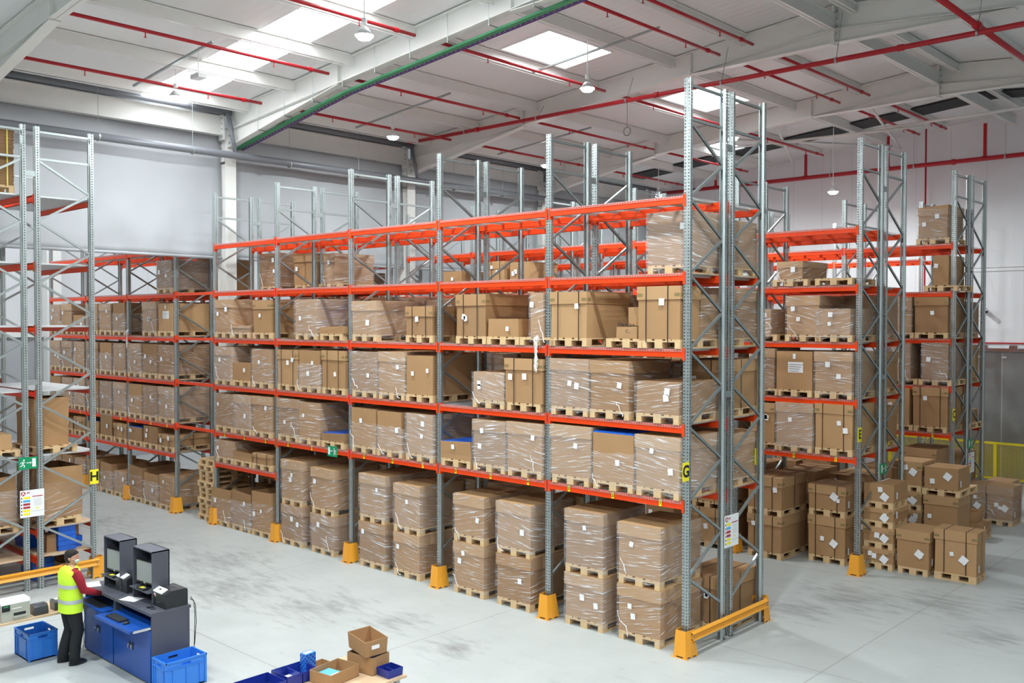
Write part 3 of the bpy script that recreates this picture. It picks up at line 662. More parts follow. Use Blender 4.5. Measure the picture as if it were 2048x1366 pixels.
def info_board(t, p, s=1.0):
    o = MB().box(-.005, .005, -.22*s, .22*s, -.26*s, .26*s).build('info_board', 'white', t, loc=p)
    def q(name, mat, a0, a1, b0, b1): return MB().box(.006, .008, a0*s, a1*s, b0*s, b1*s).build(name, mat, o)
    c_ = MB().tube((.006, -.165*s, .2*s), (.009, -.165*s, .2*s), .042*s, 20).build('logo', 'sign_r', o)
    MB().add([(.0095, (-.165+a)*s, (.2+b)*s) for a, b in [(-.03, -.025), (-.012, -.025), (0, .004), (.012, -.025), (.03, -.025), (.006, .032), (-.006, .032)]], [(0, 1, 2, 5, 6), (2, 3, 4, 5)]).build('logo_mark', 'white', o)
    place(text_mesh('AR', .05*s, 'sign_r'), 'lettering', o, (.007, -.075*s, .21*s), (PI/2, 0, PI/2))
    for k, c in enumerate(['sign_y', 'sign_b', 'sign_r', 'sign_r', 'sign_y', 'sign_y']): q('notice_bar', c, -.165, -.04, .095-.062*k, .135-.062*k)
    q('headline', 'sign_r', .0, .19, .125, .14)
    for k in range(5): q('text_line', 'ink_grey', .03, .17, .08-.03*k, .084-.03*k)
    for k in range(6): q('pictogram', 'ink', -.205, -.185, .1-.062*k, .125-.062*k)
    MB().add([(.0075, .06*s, -.11*s), (.0075, .12*s, -.11*s), (.0075, .09*s, -.07*s)], [(0, 1, 2)]).build('pictogram', 'sign_y', o)
    q('text_line', 'ink_grey', .0, .2, -.155, -.15)
info_board(rh, (-11.13, -5.50, 1.68)); info_board(rg, (.075, 1.27, 1.76)); info_board(re_, (.075, 7.72, 1.55)); info_board(rc, (.075, 13.4, 1.55))
# yellow foot guards and end rails
def guard_mesh(flip=False):
    mb = MB(); t = .008; h = .42
    def leaf(b0, b1, t0, t1):   # tapered plate from bottom edge to top edge
        n = Vector((b1[1]-b0[1], b0[0]-b1[0])).normalized()*t
        P = [(b0[0], b0[1]), (b1[0], b1[1]), (b1[0]+n.x, b1[1]+n.y), (b0[0]+n.x, b0[1]+n.y)]; Q = [(t0[0], t0[1]), (t1[0], t1[1]), (t1[0]+n.x, t1[1]+n.y), (t0[0]+n.x, t0[1]+n.y)]
        z0 = 0
        e = lambda f: (b0[0]+(b1[0]-b0[0])*f, b0[1]+(b1[1]-b0[1])*f)
        mb.hexa([(*p, .03) for p in P]+[(*p, h) for p in Q])
        for f0, f1 in ((0, .22), (.78, 1)):
            a_, c_ = e(f0), e(f1); mb.hexa([(*a_, 0), (*c_, 0), (c_[0]+n.x, c_[1]+n.y, 0), (a_[0]+n.x, a_[1]+n.y, 0), (*a_, .03), (*c_, .03), (c_[0]+n.x, c_[1]+n.y, .03), (a_[0]+n.x, a_[1]+n.y, .03)])
    leaf((-.11, -.135), (.11, -.135), (-.085, -.11), (.085, -.11))
    leaf((.11, -.135), (.135, -.03), (.085, -.11), (.10, -.03)); leaf((-.135, -.03), (-.11, -.135), (-.10, -.03), (-.085, -.11))
    leaf((.135, -.03), (.145, .13), (.10, -.03), (.10, .09)); leaf((-.145, .13), (-.135, -.03), (-.10, .09), (-.10, -.03))
    mb.box(-.16, .16, -.16, -.13, 0, .006)
    return mb.mesh('foot_guard', 'yellow')
gm = guard_mesh()
def guard(x, y, rz, lab): return recalc(place(gm, 'foot_guard', None, (x, y, 0), (0, 0, rz), lab, 'guard', 'yellow foot guards'))
nth = ['', 'first', 'second', 'third', 'fourth', 'fifth', 'sixth', 'seventh', 'eighth', 'ninth', 'tenth', 'eleventh', 'topmost']
for i in range(1, 9):
    lab = 'yellow steel foot guard at the %s upright of rack G from its rail end' % nth[i+1 if i < 9 else 9]
    if i == 8: lab = 'yellow steel foot guard at the last upright of rack G seen'
    guard(GX[i], 0, 0, lab)
guard(-2.8, 6.44, 0, 'yellow steel foot guard at the second upright of rack E')
guard(0, 6.44, 0, 'yellow steel foot guard beside the tall carton stack at rack E')
def end_rail(x, ya, yb, lab, closed=True):
    t = thing('rack_end_barrier', lab, 'barrier', (x, ya, 0))
    recalc(place(gm, 'foot_guard', t, (0, 0, 0))); place(gm, 'foot_guard', t, (0, yb-ya, 0), (0, 0, PI))
    MB().strip([(.10, .39), (.16, .37), (.125, .33), (.125, .31), (.16, .27), (.10, .25)], .008, 'y', .0, yb-ya).build('rail', 'yellow', t)
    for y in (.03, yb-ya-.03):
        for z in (.3, .35): MB().tube((.12, y, z), (.165, y, z), .012, 6).build('bolt', 'brace', t)
end_rail(0, 0, Y2+D, 'yellow low barrier rail across the end of rack G')
end_rail(-11.2, HY, HY+Y2+D, 'yellow low barrier rail across the end of rack H behind the worker')

# ------------------------------------------------------------------ pallets and cartons
def pallet_mesh(w=.8, d=1.2):
    k = ('pallet', w, d)
    if k not in _rc:
        mb = MB(); x0, y0 = -w/2, 0
        for a in (0, .5, 1):
            bw = .145 if a == .5 else .1; x = x0+(w-bw)*a
            mb.box(x, x+bw, y0, d, 0, .022)                      # bottom runners
            for b in (0, .5, 1):
                bl = .145; y = y0+(d-bl)*b; mb.box(x+.002, x+bw-.002, y, y+bl, .022, .1)
        for b in (0, .5, 1): y = y0+(d-.145)*b; mb.box(x0, x0+w, y+.001, y+.144, .1, .122)
        for a, bw in ((0, .145), (.24, .1), (.5, .145), (.76, .1), (1, .145)): x = x0+(w-bw)*a; mb.box(x, x+bw, y0, d, .122, .144)
        _rc[k] = mb.mesh('wooden_pallet', 'wood')
    return _rc[k]
def carton(x0, x1, y0, y1, z0, z1, kind, lab, group, seed, mat=None, rz=0, label_side='front'):
    """one carton; kind letters pick lid, film, straps, open top"""
    r = random.Random(seed); w, d, h = x1-x0, y1-y0, z1-z0
    cx, cy = (x0+x1)/2, (y0+y1)/2
    mat = mat or r.choice(['kraft', 'kraft', 'kraft', 'kraft2', 'kraft3'] if kind in 'SPKTL' else ['kraft', 'kraft', 'kraft2'])
    X, Y = w/2, d/2
    j = lambda a=.008: r.uniform(-a, a)
    mb = MB()
    if kind in 'OQBN':
        t = .012; zf = h*(.55 if kind == 'B' else .9)
        if kind in 'N': mb.box(-X, X, -Y, Y, 0, h)
        else:
            mb.box(-X, X, -Y, Y, 0, zf*.55)
            tops = [(j(.02), j(.02), h+j(.03)) for _ in range(4)]
            cs = [(-X, -Y), (X, -Y), (X, Y), (-X, Y)]
            for i in range(4):
                (ax, ay), (bx, by) = cs[i], cs[(i+1) % 4]; sx = lambda v: v*(1-t/max(.01, X) if True else 1)
                ia, ib = (ax*(1-t/X), ay*(1-t/Y)), (bx*(1-t/X), by*(1-t/Y))
                ta, tb = tops[i], tops[(i+1) % 4]
                mb.hexa([(ax, ay, zf*.5), (bx, by, zf*.5), (*ib, zf*.5), (*ia, zf*.5), (ax+ta[0], ay+ta[1], ta[2]), (bx+tb[0], by+tb[1], tb[2]), (ib[0]+tb[0], ib[1]+tb[1], tb[2]), (ia[0]+ta[0], ia[1]+ta[1], ta[2])])
    else:
        e = [(j(), j()) for _ in range(4)]
        mb.hexa([(-X, -Y, 0), (X, -Y, 0), (X, Y, 0), (-X, Y, 0)]+[(sx*X+e[i][0], sy*Y+e[i][1], h+j(.006)) for i, (sx, sy) in enumerate(((-1, -1), (1, -1), (1, 1), (-1, 1)))])
    o = mb.build('cardboard_box', mat, loc=(cx, cy, z0), rot=(0, 0, rz), label=lab, cat='box', group=group); recalc(o)
    if kind in 'LSWwhHK' and kind not in 'HK' or kind == 'L':
        lh = min(.2, h*.35); g = .018
        a = [j(.006) for _ in range(4)]
        dz = r.uniform(.02, .06) if kind == 'h' else 0
        lm = {'kraft': 'kraft3', 'kraft2': 'kraft', 'kraft3': 'kraft3'}[mat]
        lid = MB().hexa([(-X-g, -Y-g, h-lh+a[0]), (X+g, -Y-g, h-lh+a[1]), (X+g, Y+g, h-lh+a[2]), (-X-g, Y+g, h-lh+a[3]), (-X-g, -Y-g, h+.008+dz*0), (X+g, -Y-g, h+.008+dz), (X+g, Y+g, h+.008+dz), (-X-g, Y+g, h+.008)])
        recalc(lid.build('box_lid', lm, o))
        if kind in 'SL':
            for sx in (-1, 1): MB().box(sx*(X-.04)-.05, sx*(X-.04)+.05, -Y-g-.003, -Y-g, h-lh*.75, h-lh*.5).build('tape', 'tape', o)
            MB().box(X+g, X+g+.003, -Y, -Y+.1, h-lh*.75, h-lh*.5).build('tape', 'tape', o)
    if kind == 'S':
        g = .022
        for sx in (-.27, .27):
            x = sx*w+j(.03)
            MB().box(x-.008, x+.008, -Y-g-.002, -Y-g, -.05, h+.01).box(x-.008, x+.008, -Y-g, Y+g, h+.009, h+.012).box(x-.008, x+.008, Y+g, Y+g+.002, -.05, h+.01).build('strap', 'strap', o)
        if r.random() < .6: MB().box(X+g, X+g+.002, -.008, .008, -.05, h+.01).build('strap', 'strap', o)
    if kind == 'K':
        MB().box(-.14, .2, -Y-.004, -Y, h*.45, h*.72).build('shipping_label', 'label', o); MB().box(-.03, .03, -Y-.004, -Y, h*.8, h*.93).build('shipping_label', 'label', o)
        ln = MB()
        for k in range(4): ln.box(-.12, .1+.03*k, -Y-.0055, -Y-.004, h*(.48+.055*k), h*(.49+.055*k))
        ln.build('printed_text', 'ink', o)
    elif h > .25:
        n = r.choice([1, 1, 2])
        for _ in range(n):
            lx, lz = r.uniform(-.7, .7)*X, r.uniform(.35, .8)*h; s = r.uniform(.04, .06); an = r.uniform(-.2, .2)
            g = .03
            MB().box(-s*.9, s*.9, -.002, 0, -s, s).build('shipping_label', 'label', o, loc=(lx, -Y-g, lz), rot=(0, an, 0))
    if kind in 'B': MB().box(-X*.96, X*.96, -Y*.96, Y*.96, h*.5, h*.97).build('blue_sacks', 'blue_film', o)
    if kind == 'N': MB().box(-X*.99, X*.99, -Y*.99, Y*.99, h, h+.025).build('blue_sacks', 'blue_film', o)
    if kind == 'Q' and r.random() < .5: MB().box(-.1, .25, -.2, .2, h*.4, h*.85).build('blue_sacks', 'blue_film', o)
    if kind in 'WFHwhNQ' or (kind == 'O' and r.random() < .3):
        g = .026; za, zb_ = -.08, h*(.62 if kind in 'HN' else .72 if kind == 'Q' else .96 if kind == 'h' else 1.01)
        nx, nz = 10, 12; vs = []
        per = []
        for i in range(nx): per.append((-X-g+(w+2*g)*i/nx, -Y-g, 0, -1))
        for i in range(nx): per.append((X+g, -Y-g+(d+2*g)*i/nx, 1, 0))
        for i in range(nx): per.append((X+g-(w+2*g)*i/nx, Y+g, 0, 1))
        for i in range(nx): per.append((-X-g, Y+g-(d+2*g)*i/nx, -1, 0))
        for k in range(nz+1):
            f = k/nz
            for i, (px, py, qx, qy) in enumerate(per):
                off = j(.007)-(.018*math.exp(-((f-.0)/.08)**2))
                dz = (r.uniform(-.025, .03) if k in (0,) else (r.uniform(-.03, .03) if kind in 'HN' and k == nz else 0))
                vs.append((px+qx*off, py+qy*off, za+(zb_-za)*f+dz))
        n4 = 4*nx
        fs = [(k*n4+i, k*n4+(i+1) % n4, (k+1)*n4+(i+1) % n4, (k+1)*n4+i) for k in range(nz) for i in range(n4)]
        MB().add(vs, fs).build('stretch_film', 'film', o, smooth=True)
        if r.random() < .6:   # gathered knot and loose tail of film at a lower corner
            a = -X-g+r.uniform(0, .1) if r.random() < .7 else X*.4; tl = MB(); x, z = a, r.uniform(.1, .35)
            pts = [(x, -Y-g-.004, z)]
            for k in range(7): x += r.uniform(.0, .045); z = max(-.09, z-r.uniform(.0, .09)); pts.append((x, -Y-g-r.uniform(.004, .02), z))
            tl.path(pts, .0045, 5); tl.path([(q[0]+r.uniform(.005, .02), q[1]-.003, q[2]+r.uniform(-.02, .02)) for q in pts[2:]], .0035, 4)
            tl.build('film_tail', 'label', o)
    return o
KW = {'W': 'film-wrapped lidded carton', 'w': 'low film-wrapped carton', 'F': 'fully film-wrapped carton', 'H': 'carton half wrapped in film', 'L': 'lidded plain carton', 'S': 'black-strapped lidded carton', 'P': 'plain carton',
      'B': 'open carton of blue goods', 'N': 'blue-topped half-wrapped carton', 'O': 'open low carton', 'Q': 'tall open carton in film', 'T': 'flat low carton', 'K': 'carton with big printed label', 'h': 'half-wrapped carton with loose lid'}
LW = {'X': 'on the floor', 'U': 'stacked above another', 'M': 'on half-height shelf', 'E': 'on first shelf', 'D': 'on second shelf', 'C': 'on third shelf', 'B': 'on fourth shelf', 'A': 'on top shelf'}
RW = {'G': 'rack G', 'g': 'rack behind G', 'E': 'rack E', 'e': 'rack behind E', 'D': 'rack C', 'd': 'rack behind C'}
YR = {'G': -.035, 'g': 1.26, 'E': 6.40, 'e': 7.70, 'D': 12.07, 'd': 13.36}
DT = {k: v+.069 for k, v in ZB.items()}; DT['X'] = 0.0
PGRP = {}
used_pos = {}
def bay_of(x):
    for i in range(len(GX)-1):
        if GX[i+1] <= x <= GX[i]: return i
    return 8
def put(row, lev, x0, x1, zt, kind, y=None, depth=None, seed=None, zbase=None, npal=True, suffix=None):
    xm = (x0+x1)/2; b = bay_of(xm)
    if lev not in 'XU':
        lo, hi = GX[b+1]+.075, GX[b]-.075
        if x0 < lo: x1 += (lo-x0)*.5; x0 = lo
        if x1 > hi: x0 -= (x1-hi)*.5; x1 = hi
        xm = (x0+x1)/2
    bw = 'end bay' if b == 0 else '%s bay' % nth[b+1] if b < 5 else '%s bay beyond curtain' % nth[b-5]
    slot = 'left' if (GX[b]-xm) > 1.9 else 'right' if (GX[b]-xm) < .95 else 'middle'
    pos = '%s of %s, %s' % (slot, bw, RW[row]) if not suffix else suffix
    if b > 5 and row == 'G': pos = pos.replace(', rack G', '')
    lab = '%s %s, %s' % (KW[kind], LW[lev], pos)
    key = lab; n = used_pos.get(key, 0); used_pos[key] = n+1
    if n: lab = lab.replace(slot+' of', 'second one %s of' % slot)
    y = YR[row] if y is None else y; depth = depth or 1.17
    zb_ = DT[lev] if zbase is None else zbase
    s = seed if seed is not None else hash((row, lev, round(x0, 2))) % 9999
    s = int(abs(x0*131+zt*977+ord(row)*17+ord(lev))) if seed is None else seed
    if npal:
        plab = 'wooden pallet %s, %s' % (LW[lev], pos)
        n = used_pos.get(plab, 0); used_pos[plab] = n+1
        if n: plab = plab.replace('wooden pallet', 'another wooden pallet')
        place(pallet_mesh(), 'wooden_pallet', None, (xm, y, zb_), label=plab, cat='pallet', group='wooden pallets')
    return carton(x0+.012, x1-.012, y+.01, y+.01+depth, zb_+.145, zt, kind, lab, 'cartons on pallets', s)
LOADS = [
('G','C',-13.97,-13.13,5.71,'W'),
('G','C',-13.12,-12.32,5.06,'w'),
('G','C',-12.14,-11.40,5.67,'L'),
('G','C',-10.40,-9.55,5.67,'F'),
('G','C',-9.48,-8.58,5.05,'B'),
('G','C',-8.29,-7.46,5.60,'W'),
('G','C',-6.54,-5.74,5.47,'S'),
('G','C',-5.08,-4.29,5.68,'S'),
('G','C',-4.25,-3.47,5.23,'P'),
('G','C',-3.20,-2.88,5.67,'F'),
('G','C',-2.76,-1.94,5.68,'S'),
('G','C',-1.33,-0.90,5.10,'P'),
('G','C',-0.89,-0.09,5.73,'S'),
('G','D',-14.03,-13.17,4.53,'W'),
('G','D',-13.13,-12.28,4.15,'P'),
('G','D',-12.24,-11.39,4.51,'F'),
('G','D',-11.18,-10.33,4.51,'S'),
('G','D',-10.27,-9.45,4.52,'H'),
('G','D',-9.37,-8.54,4.53,'S'),
('G','D',-8.33,-7.44,4.54,'F'),
('G','D',-7.41,-6.57,4.55,'W'),
('G','D',-6.54,-5.74,4.50,'P'),
('G','D',-4.63,-3.83,4.24,'F'),
('G','D',-3.81,-2.90,4.51,'S'),
('G','D',-2.73,-1.88,4.54,'W'),
('G','D',-1.85,-1.05,4.53,'W'),
('G','D',-0.92,-0.10,4.23,'F'),
('G','E',-14.05,-13.13,3.35,'F'),
('G','E',-13.04,-12.27,3.36,'W'),
('G','E',-12.22,-11.40,3.37,'W'),
('G','E',-11.19,-10.32,3.38,'W'),
('G','E',-10.28,-9.47,3.35,'F'),
('G','E',-9.42,-8.57,2.73,'B'),
('G','E',-8.37,-7.51,3.34,'H'),
('G','E',-7.46,-6.67,3.32,'H'),
('G','E',-6.54,-5.74,3.34,'F'),
('G','E',-5.53,-4.67,2.89,'B'),
('G','E',-4.63,-3.79,3.35,'W'),
('G','E',-3.76,-2.90,3.37,'W'),
('G','E',-2.72,-1.83,3.40,'W'),
('G','E',-1.80,-0.95,3.34,'N'),
('G','E',-0.92,-0.08,3.37,'W'),

('G','M',-14.06,-13.15,2.18,'F'),
('G','M',-13.08,-12.24,1.95,'O'),
('G','M',-12.19,-11.41,1.99,'S'),
('G','X',-14.17,-13.25,0.92,'Q'),
('G','X',-13.18,-12.31,0.97,'Q'),
('G','X',-12.25,-11.44,1.07,'Q'),
('G','X',-10.98,-10.12,0.92,'W'),
('G','U',-10.98,-10.11,1.96,'W'),
('G','X',-9.81,-8.92,0.87,'W'),
('G','U',-9.80,-8.91,1.90,'W'),
('G','X',-8.06,-7.19,0.95,'W'),
('G','U',-8.05,-7.19,1.96,'W'),
('G','X',-6.92,-6.13,0.89,'W'),
('G','U',-6.92,-6.12,1.88,'W'),
('G','X',-5.15,-4.33,0.98,'W'),
('G','U',-5.15,-4.33,1.89,'W'),
('G','X',-4.01,-3.17,0.94,'W'),
('G','U',-4.01,-3.17,1.90,'W'),
('G','X',-2.38,-1.56,0.89,'W'),
('G','U',-2.38,-1.56,1.98,'W'),
('G','X',-1.26,-0.42,0.91,'W'),
('G','U',-1.26,-0.43,1.91,'W'),
('g','B',-13.95,-13.02,6.94,'F'),
('g','B',-12.35,-11.45,6.85,'L'),
('g','B',-11.29,-10.72,6.81,'W'),
('g','C',-11.29,-10.35,5.72,'S'),
('g','C',-8.39,-7.45,5.69,'W'),
('g','C',-4.96,-4.39,5.70,'F'),
('g','C',-2.38,-2.04,5.66,'F'),
('g','D',-6.42,-5.52,4.53,'L'),
('g','D',-1.35,-0.90,4.48,'F'),
('g','E',-6.27,-5.41,3.25,'W'),
('E','B',-1.78,-1.20,6.46,'W'),
('E','B',-0.77,-0.28,6.02,'T'),
('E','B',-12.40,-11.56,6.62,'P'),
('E','B',-10.56,-9.89,6.83,'S'),
('E','B',-9.70,-8.97,6.78,'P'),
('E','C',-2.44,-1.92,5.45,'F'),
('E','C',-1.57,-0.82,5.72,'W'),
('E','C',-0.88,-0.15,5.45,'F'),
('E','C',-3.85,-3.06,5.81,'W'),
('E','D',-2.43,-1.83,4.59,'W'),
('E','D',-1.80,-0.96,4.55,'K'),
('E','D',-0.92,-0.11,4.55,'W'),
('E','E',-2.42,-1.82,3.40,'L'),
('E','E',-1.79,-0.95,3.44,'W'),
('E','E',-0.90,-0.09,3.46,'S'),
('D','A',-0.86,-0.13,8.04,'h'),
('D','B',-0.49,-0.09,6.84,'P'),
('D','C',-1.68,-0.98,5.81,'F'),
('D','C',-0.92,-0.10,5.79,'L'),
('D','D',-1.47,-1.00,4.63,'F'),
('D','D',-0.73,-0.08,4.65,'F'),
('D','E',-1.66,-1.02,3.48,'P'),
('D','E',-0.94,-0.08,3.52,'S'),
]
for q in LOADS:
    row, lev, x0, x1, zt, kind = q
    if lev == 'U': continue
    dp = None
    if (row, lev, round(x0, 2)) in {('G', 'C', -.89)}: dp = .56
    if kind == 'w' and row == 'G': pass
    o = put(row, lev, x0, x1, zt, kind, depth=dp)
    for u in LOADS:
        if u[1] == 'U' and u[0] == row and lev == 'X' and abs(u[2]-x0) < .05:
            put(row, 'U', u[2], u[3], u[4], u[5], zbase=zt+.012)
# second cartons deep on the same pallet, seen through the end frame
carton(-.87, -.12, .60, 1.12, DT['C']+.145, 5.62, 'F', 'film-wrapped carton behind the strapped one, third shelf, end bay of rack G', 'cartons on pallets', 5)
# two small cartons between the strapped ones, third shelf of rack G
# rack behind G
R2 = random.Random(11)
for b in range(0, 5):
    for lev in 'XUEDC':
        for k in range(3):
            if lev == 'C' and b > 0 and k != 2 and R2.random() < .3: continue
            x1 = GX[b]-.08-k*.9-R2.uniform(0, .03); x0 = x1-.80
            kind = R2.choice('WWFLSP')
            if any(q[0] == 'g' and q[1] == lev and q[2] < x1 and q[3] > x0 for q in LOADS): continue
            if lev == 'U': continue
            if lev == 'X':
                if k == 1 and b < 4: continue
                zt = .92; put('g', 'X', x0, x1, zt, kind)
                if b > 0: put('g', 'U', x0, x1, 1.9, R2.choice('WFL'), zbase=zt+.012)
            else: put('g', lev, x0, x1, DT[lev]+R2.uniform(.88, 1.0), kind)
put('g', 'B', -.9, -.12, 6.88, 'F'); put('G', 'B', -.93, -.10, 6.93, 'F', y=.28, depth=.85)

for (x0, x1, lev, kind, zt) in [(-.95, -.12, 'C', 'F', 5.75), (-.95, -.12, 'D', 'L', 4.5), (-.95, -.12, 'E', 'S', 3.3), (-1.85, -1.02, 'C', 'P', 5.6), (-1.85, -1.02, 'D', 'W', 4.5), (-.95, -.12, 'X', 'P', 1.0)]: put('e', lev, x0, x1, zt, kind)
for (x0, x1, lev, kind, zt) in [(-.95, -.12, 'C', 'F', 5.7), (-.95, -.12, 'D', 'L', 4.55), (-.6, -.12, 'E', 'T', 2.85), (-1.0, -.14, 'X', 'P', 1.75)]: put('d', lev, x0, x1, zt, kind)
for x0, zt, k in [(-2.46, .93, 'S'), (-3.9, .9, 'S'), (-5.2, .9, 'P')]: put('E', 'X', x0, x0+.82, zt, k); put('E', 'U', x0, x0+.82, 1.78, 'S', zbase=zt+.012)
for x0, k in [(-1.28, 'S')]: put('e', 'X', x0, x0+.8, 1.0, 'P', y=7.98); put('e', 'U', x0, x0+.8, 1.75, 'S', y=7.98, zbase=1.012)
put('D', 'X', -1.2, -.35, 1.95, 'L')
for x0, zt, k in [(-2.3, .95, 'P'), (-3.7, 1.0, 'P'), (-4.7, .95, 'S')]: put('e', 'X', x0, x0+.82, zt, k); put('e', 'U', x0, x0+.82, 1.8, 'P', zbase=zt+.012)
for x0, zt, k in [(-1.95, 1.4, 'P'), (-3.6, 1.5, 'L'), (-4.6, 1.3, 'P')]: put('D', 'X', x0-.3, x0+.5, zt, k)
for lev, zt in (('E', 3.35), ('D', 4.5), ('C', 5.7)):
    for x1 in (-2.9, -3.85, -4.75): put('E', lev, x1-.8, x1, zt+R2.uniform(-.05, .05), R2.choice('WFLS')) if not (lev == 'C' and x1 == -2.9) else None
# bays of rack G beyond the curtain
FB = {'C': [.90, .95, .92, .95, .93, .95, .6, .95, .95], 'D': [.95]*9, 'E': [.97]*9, 'M': [.45, .62, .55, .55, .8, .5, .55, .45, .6], 'X': [.95, .9, 1.0, .75, .9, .95, .85, .9, 1.0]}
for lev, hs in FB.items():
    for i, hh in enumerate(hs):
        b = 6+i//3; k = i % 3
        if lev == 'C' and i in (2,): continue
        x1 = GX[b]-.09-k*.92; x0 = x1-.80
        kind = {'M': 'SBP', 'X': 'QQF'}.get(lev, 'FWH')[(i*2+len(lev)+ord(lev)) % 3]
        if lev == 'C' and i == 0: kind = 'K'
        if lev == 'D' and i == 7: kind = 'W'
        put('G', lev, x0, x1, DT[lev]+hh, kind)
put('G', 'B', -17.0, -16.15, 6.83, 'F'); put('g', 'B', -17.2, -16.3, 6.95, 'P')
for x in (-12.0, -11.1, -9.2): pass
for lev in 'CD':
    for k in range(3): put('g', lev, GX[6]-.9-k*.92, GX[6]-.1-k*.92, DT[lev]+.95, 'WFP'[k])
for b_, kk in ((6, 'WF'),):
    for k in range(2): put('E', 'B', GX[6]-1.2-k*1.0, GX[6]-.4-k*1.0, 6.75, kk[k])
# handwriting on the small carton between the strapped ones
for o in C.objects:
    if o.name.startswith('cardboard_box') and 'third shelf' in o.get('label', '') and abs(o.location.x+1.115) < .03 and o.location.y < 1:
        place(text_mesh('ZAKECNA', .075, 'ink'), 'handwriting', o, (-.0, -.585-.003, .22), (PI/2, .05, 0)); place(text_mesh('Oc', .07, 'ink'), 'handwriting', o, (.03, -.585-.003, .12), (PI/2, .05, 0))
        MB().box(-.02, .20, -.5, -.15, 0, .3).build('stacked_carton', 'kraft', o, loc=(0, 0, .21))
for x, z0, z1, lab in [(-3.02, 4.98, 4.25, 'loose strands of stretch film hanging over the third shelf beam of rack G'), (-18.75, 4.98, 4.35, 'loose film strands hanging from the third shelf beyond the curtain')]:
    mb = MB()
    for k in range(7):
        xx = x+rnd.uniform(-.05, .05); pts = [(xx, -.03, z0-.05)]
        for q in range(6): f = (q+1)/6; pts.append((x+rnd.uniform(-.05, .05)*(1.2-f*.4), -.06-rnd.uniform(0, .03), z0+(z1-z0)*f*rnd.uniform(.85, 1)))
        mb.path(pts, .007, 4)
    mb.build('film_strands', 'label', label=lab, cat='film')
# stack of empty pallets in the gap of rack G
for k in range(11):
    xx, yy = -14.50+.02*((k*7) % 3-1), .02+.02*((k*5) % 3-1)
    place(pallet_mesh(), 'wooden_pallet', None, (xx, yy, .145*k), (0, 0, .02*((k*3) % 3-1)), label='empty wooden pallet, %s from the floor in the stack beside rack G' % (nth[k+1] if k else 'lowest'), cat='pallet', group='stack of empty pallets')

# ------------------------------------------------------------------ goods in rack H
def small_box(x0, x1, y0, y1, z0, h, lab, mat='kraft', kind='P', cat=None, seed=3):
    o = carton(x0, x1, y0, y1, z0, z0+h, kind, lab, 'goods on rack H', seed, mat)
    return o
def pal_long(x, y, z, lab, rz=PI/2): return place(pallet_mesh(), 'wooden_pallet', None, (x, y, z), (0, 0, rz), label=lab, cat='pallet', group='wooden pallets')
H1, H0 = ZH['E']+.069, ZH['W']+.077
pal_long(-11.27, -4.98, H1, 'wooden pallet under the tall plain open box of rack H')
carton(-12.35, -11.4, -5.33, -4.70, H1+.145, 3.66, 'O', 'tall plain open box on the white mesh shelf of rack H', 'goods on rack H', 4, 'kraft')
pal_long(-11.27, -6.05, H1, 'wooden pallet under the small carton at the left picture edge')
carton(-12.2, -11.35, -6.5, -5.78, H1+.145, 3.02, 'P', 'small plain carton at the left picture edge, above the exit sign', 'goods on rack H', 8, 'kraft3')
pal_long(-11.25, -4.93, H0, 'wooden pallet under the wide film-wrapped box of rack H')
carton(-12.4, -11.35, -5.33, -4.46, H0+.145, 2.28, 'Q', 'wide film-wrapped open box on rack H beside the info board', 'goods on rack H', 21, 'kraft')
pal_long(-11.25, -6.1, H0, 'wooden pallet under the film-wrapped box at the left edge')
carton(-12.3, -11.32, -6.55, -5.72, H0+.145, 2.2, 'Q', 'film-wrapped open box at the left picture edge behind the info board', 'goods on rack H', 22, 'kraft2')
HS_ = ZH['F']+.091
def blue_stack(x0, x1, y0, y1, z0, h, lab):
    mb = MB(); n = max(2, int(h/.09))
    for k in range(n):
        e = .004*((k*3) % 4); mb.box(x0-e, x1+e, y0-e, y1+e, z0+h*k/n, z0+h*(k+1)/n-.004)
    return mb.build('blue_pack', 'blue_film', label=lab, cat='pack', group='blue film packs on rack H')
blue_stack(-11.85, -11.35, -4.93, -4.60, HS_, .50, 'tall bright blue film pack on the wooden shelf of rack H')
blue_stack(-12.6, -12.0, -5.3, -4.95, HS_, .42, 'blue film pack farther back on the wooden shelf of rack H')
blue_stack(-12.0, -11.5, -4.58, -4.42, HS_, .22, 'low blue film pack right of the tall blue one on rack H')
small_box(-11.9, -11.6, -4.57, -4.43, HS_+.22, .2, 'small carton with white label on top of the low blue pack', 'kraft', seed=12)
small_box(-11.7, -11.4, -5.14, -4.95, HS_, .34, 'small brown carton left of the tall blue pack on rack H', 'kraft2', seed=13)
blue_stack(-12.4, -11.8, -5.25, -4.85, 0, .42, 'blue film pack on the floor under rack H')
small_box(-12.1, -11.5, -4.85, -4.5, 0, .34, 'open brown carton on the floor under rack H', 'kraft2', 'O', seed=14)
blue_stack(-12.6, -12.0, -6.5, -5.9, HS_, .4, 'blue film pack on the wooden shelf at the left edge')
# strapped stack of flattened cartons on the top shelf, left edge
pal_long(-11.3, -6.1, ZH['A']+.069, 'wooden pallet under the flattened carton stack at the top left')
t = thing('flat_carton_stack', 'strapped stack of flattened brown cartons at the top left edge', 'carton stack', (-11.75, -6.12, ZH['A']+.214))
mb = MB()
for k in range(46): e = rnd.uniform(-.008, .008); mb.box(-.45+e, .42+e, -.46, .42+e, .0225*k, .0225*k+.019)
mb.build('flat_cartons', 'kraft2', t, kind='stuff'); MB().box(-.46, .435, -.47, .44, 1.035, 1.05).build('top_sheet', 'kraft', t)
for y in (-.05, .3): MB().box(.437, .440, y-.012, y+.012, -.02, 1.05).box(-.46, .437, y-.012, y+.012, 1.05, 1.053).build('strap', 'ystrap', t)

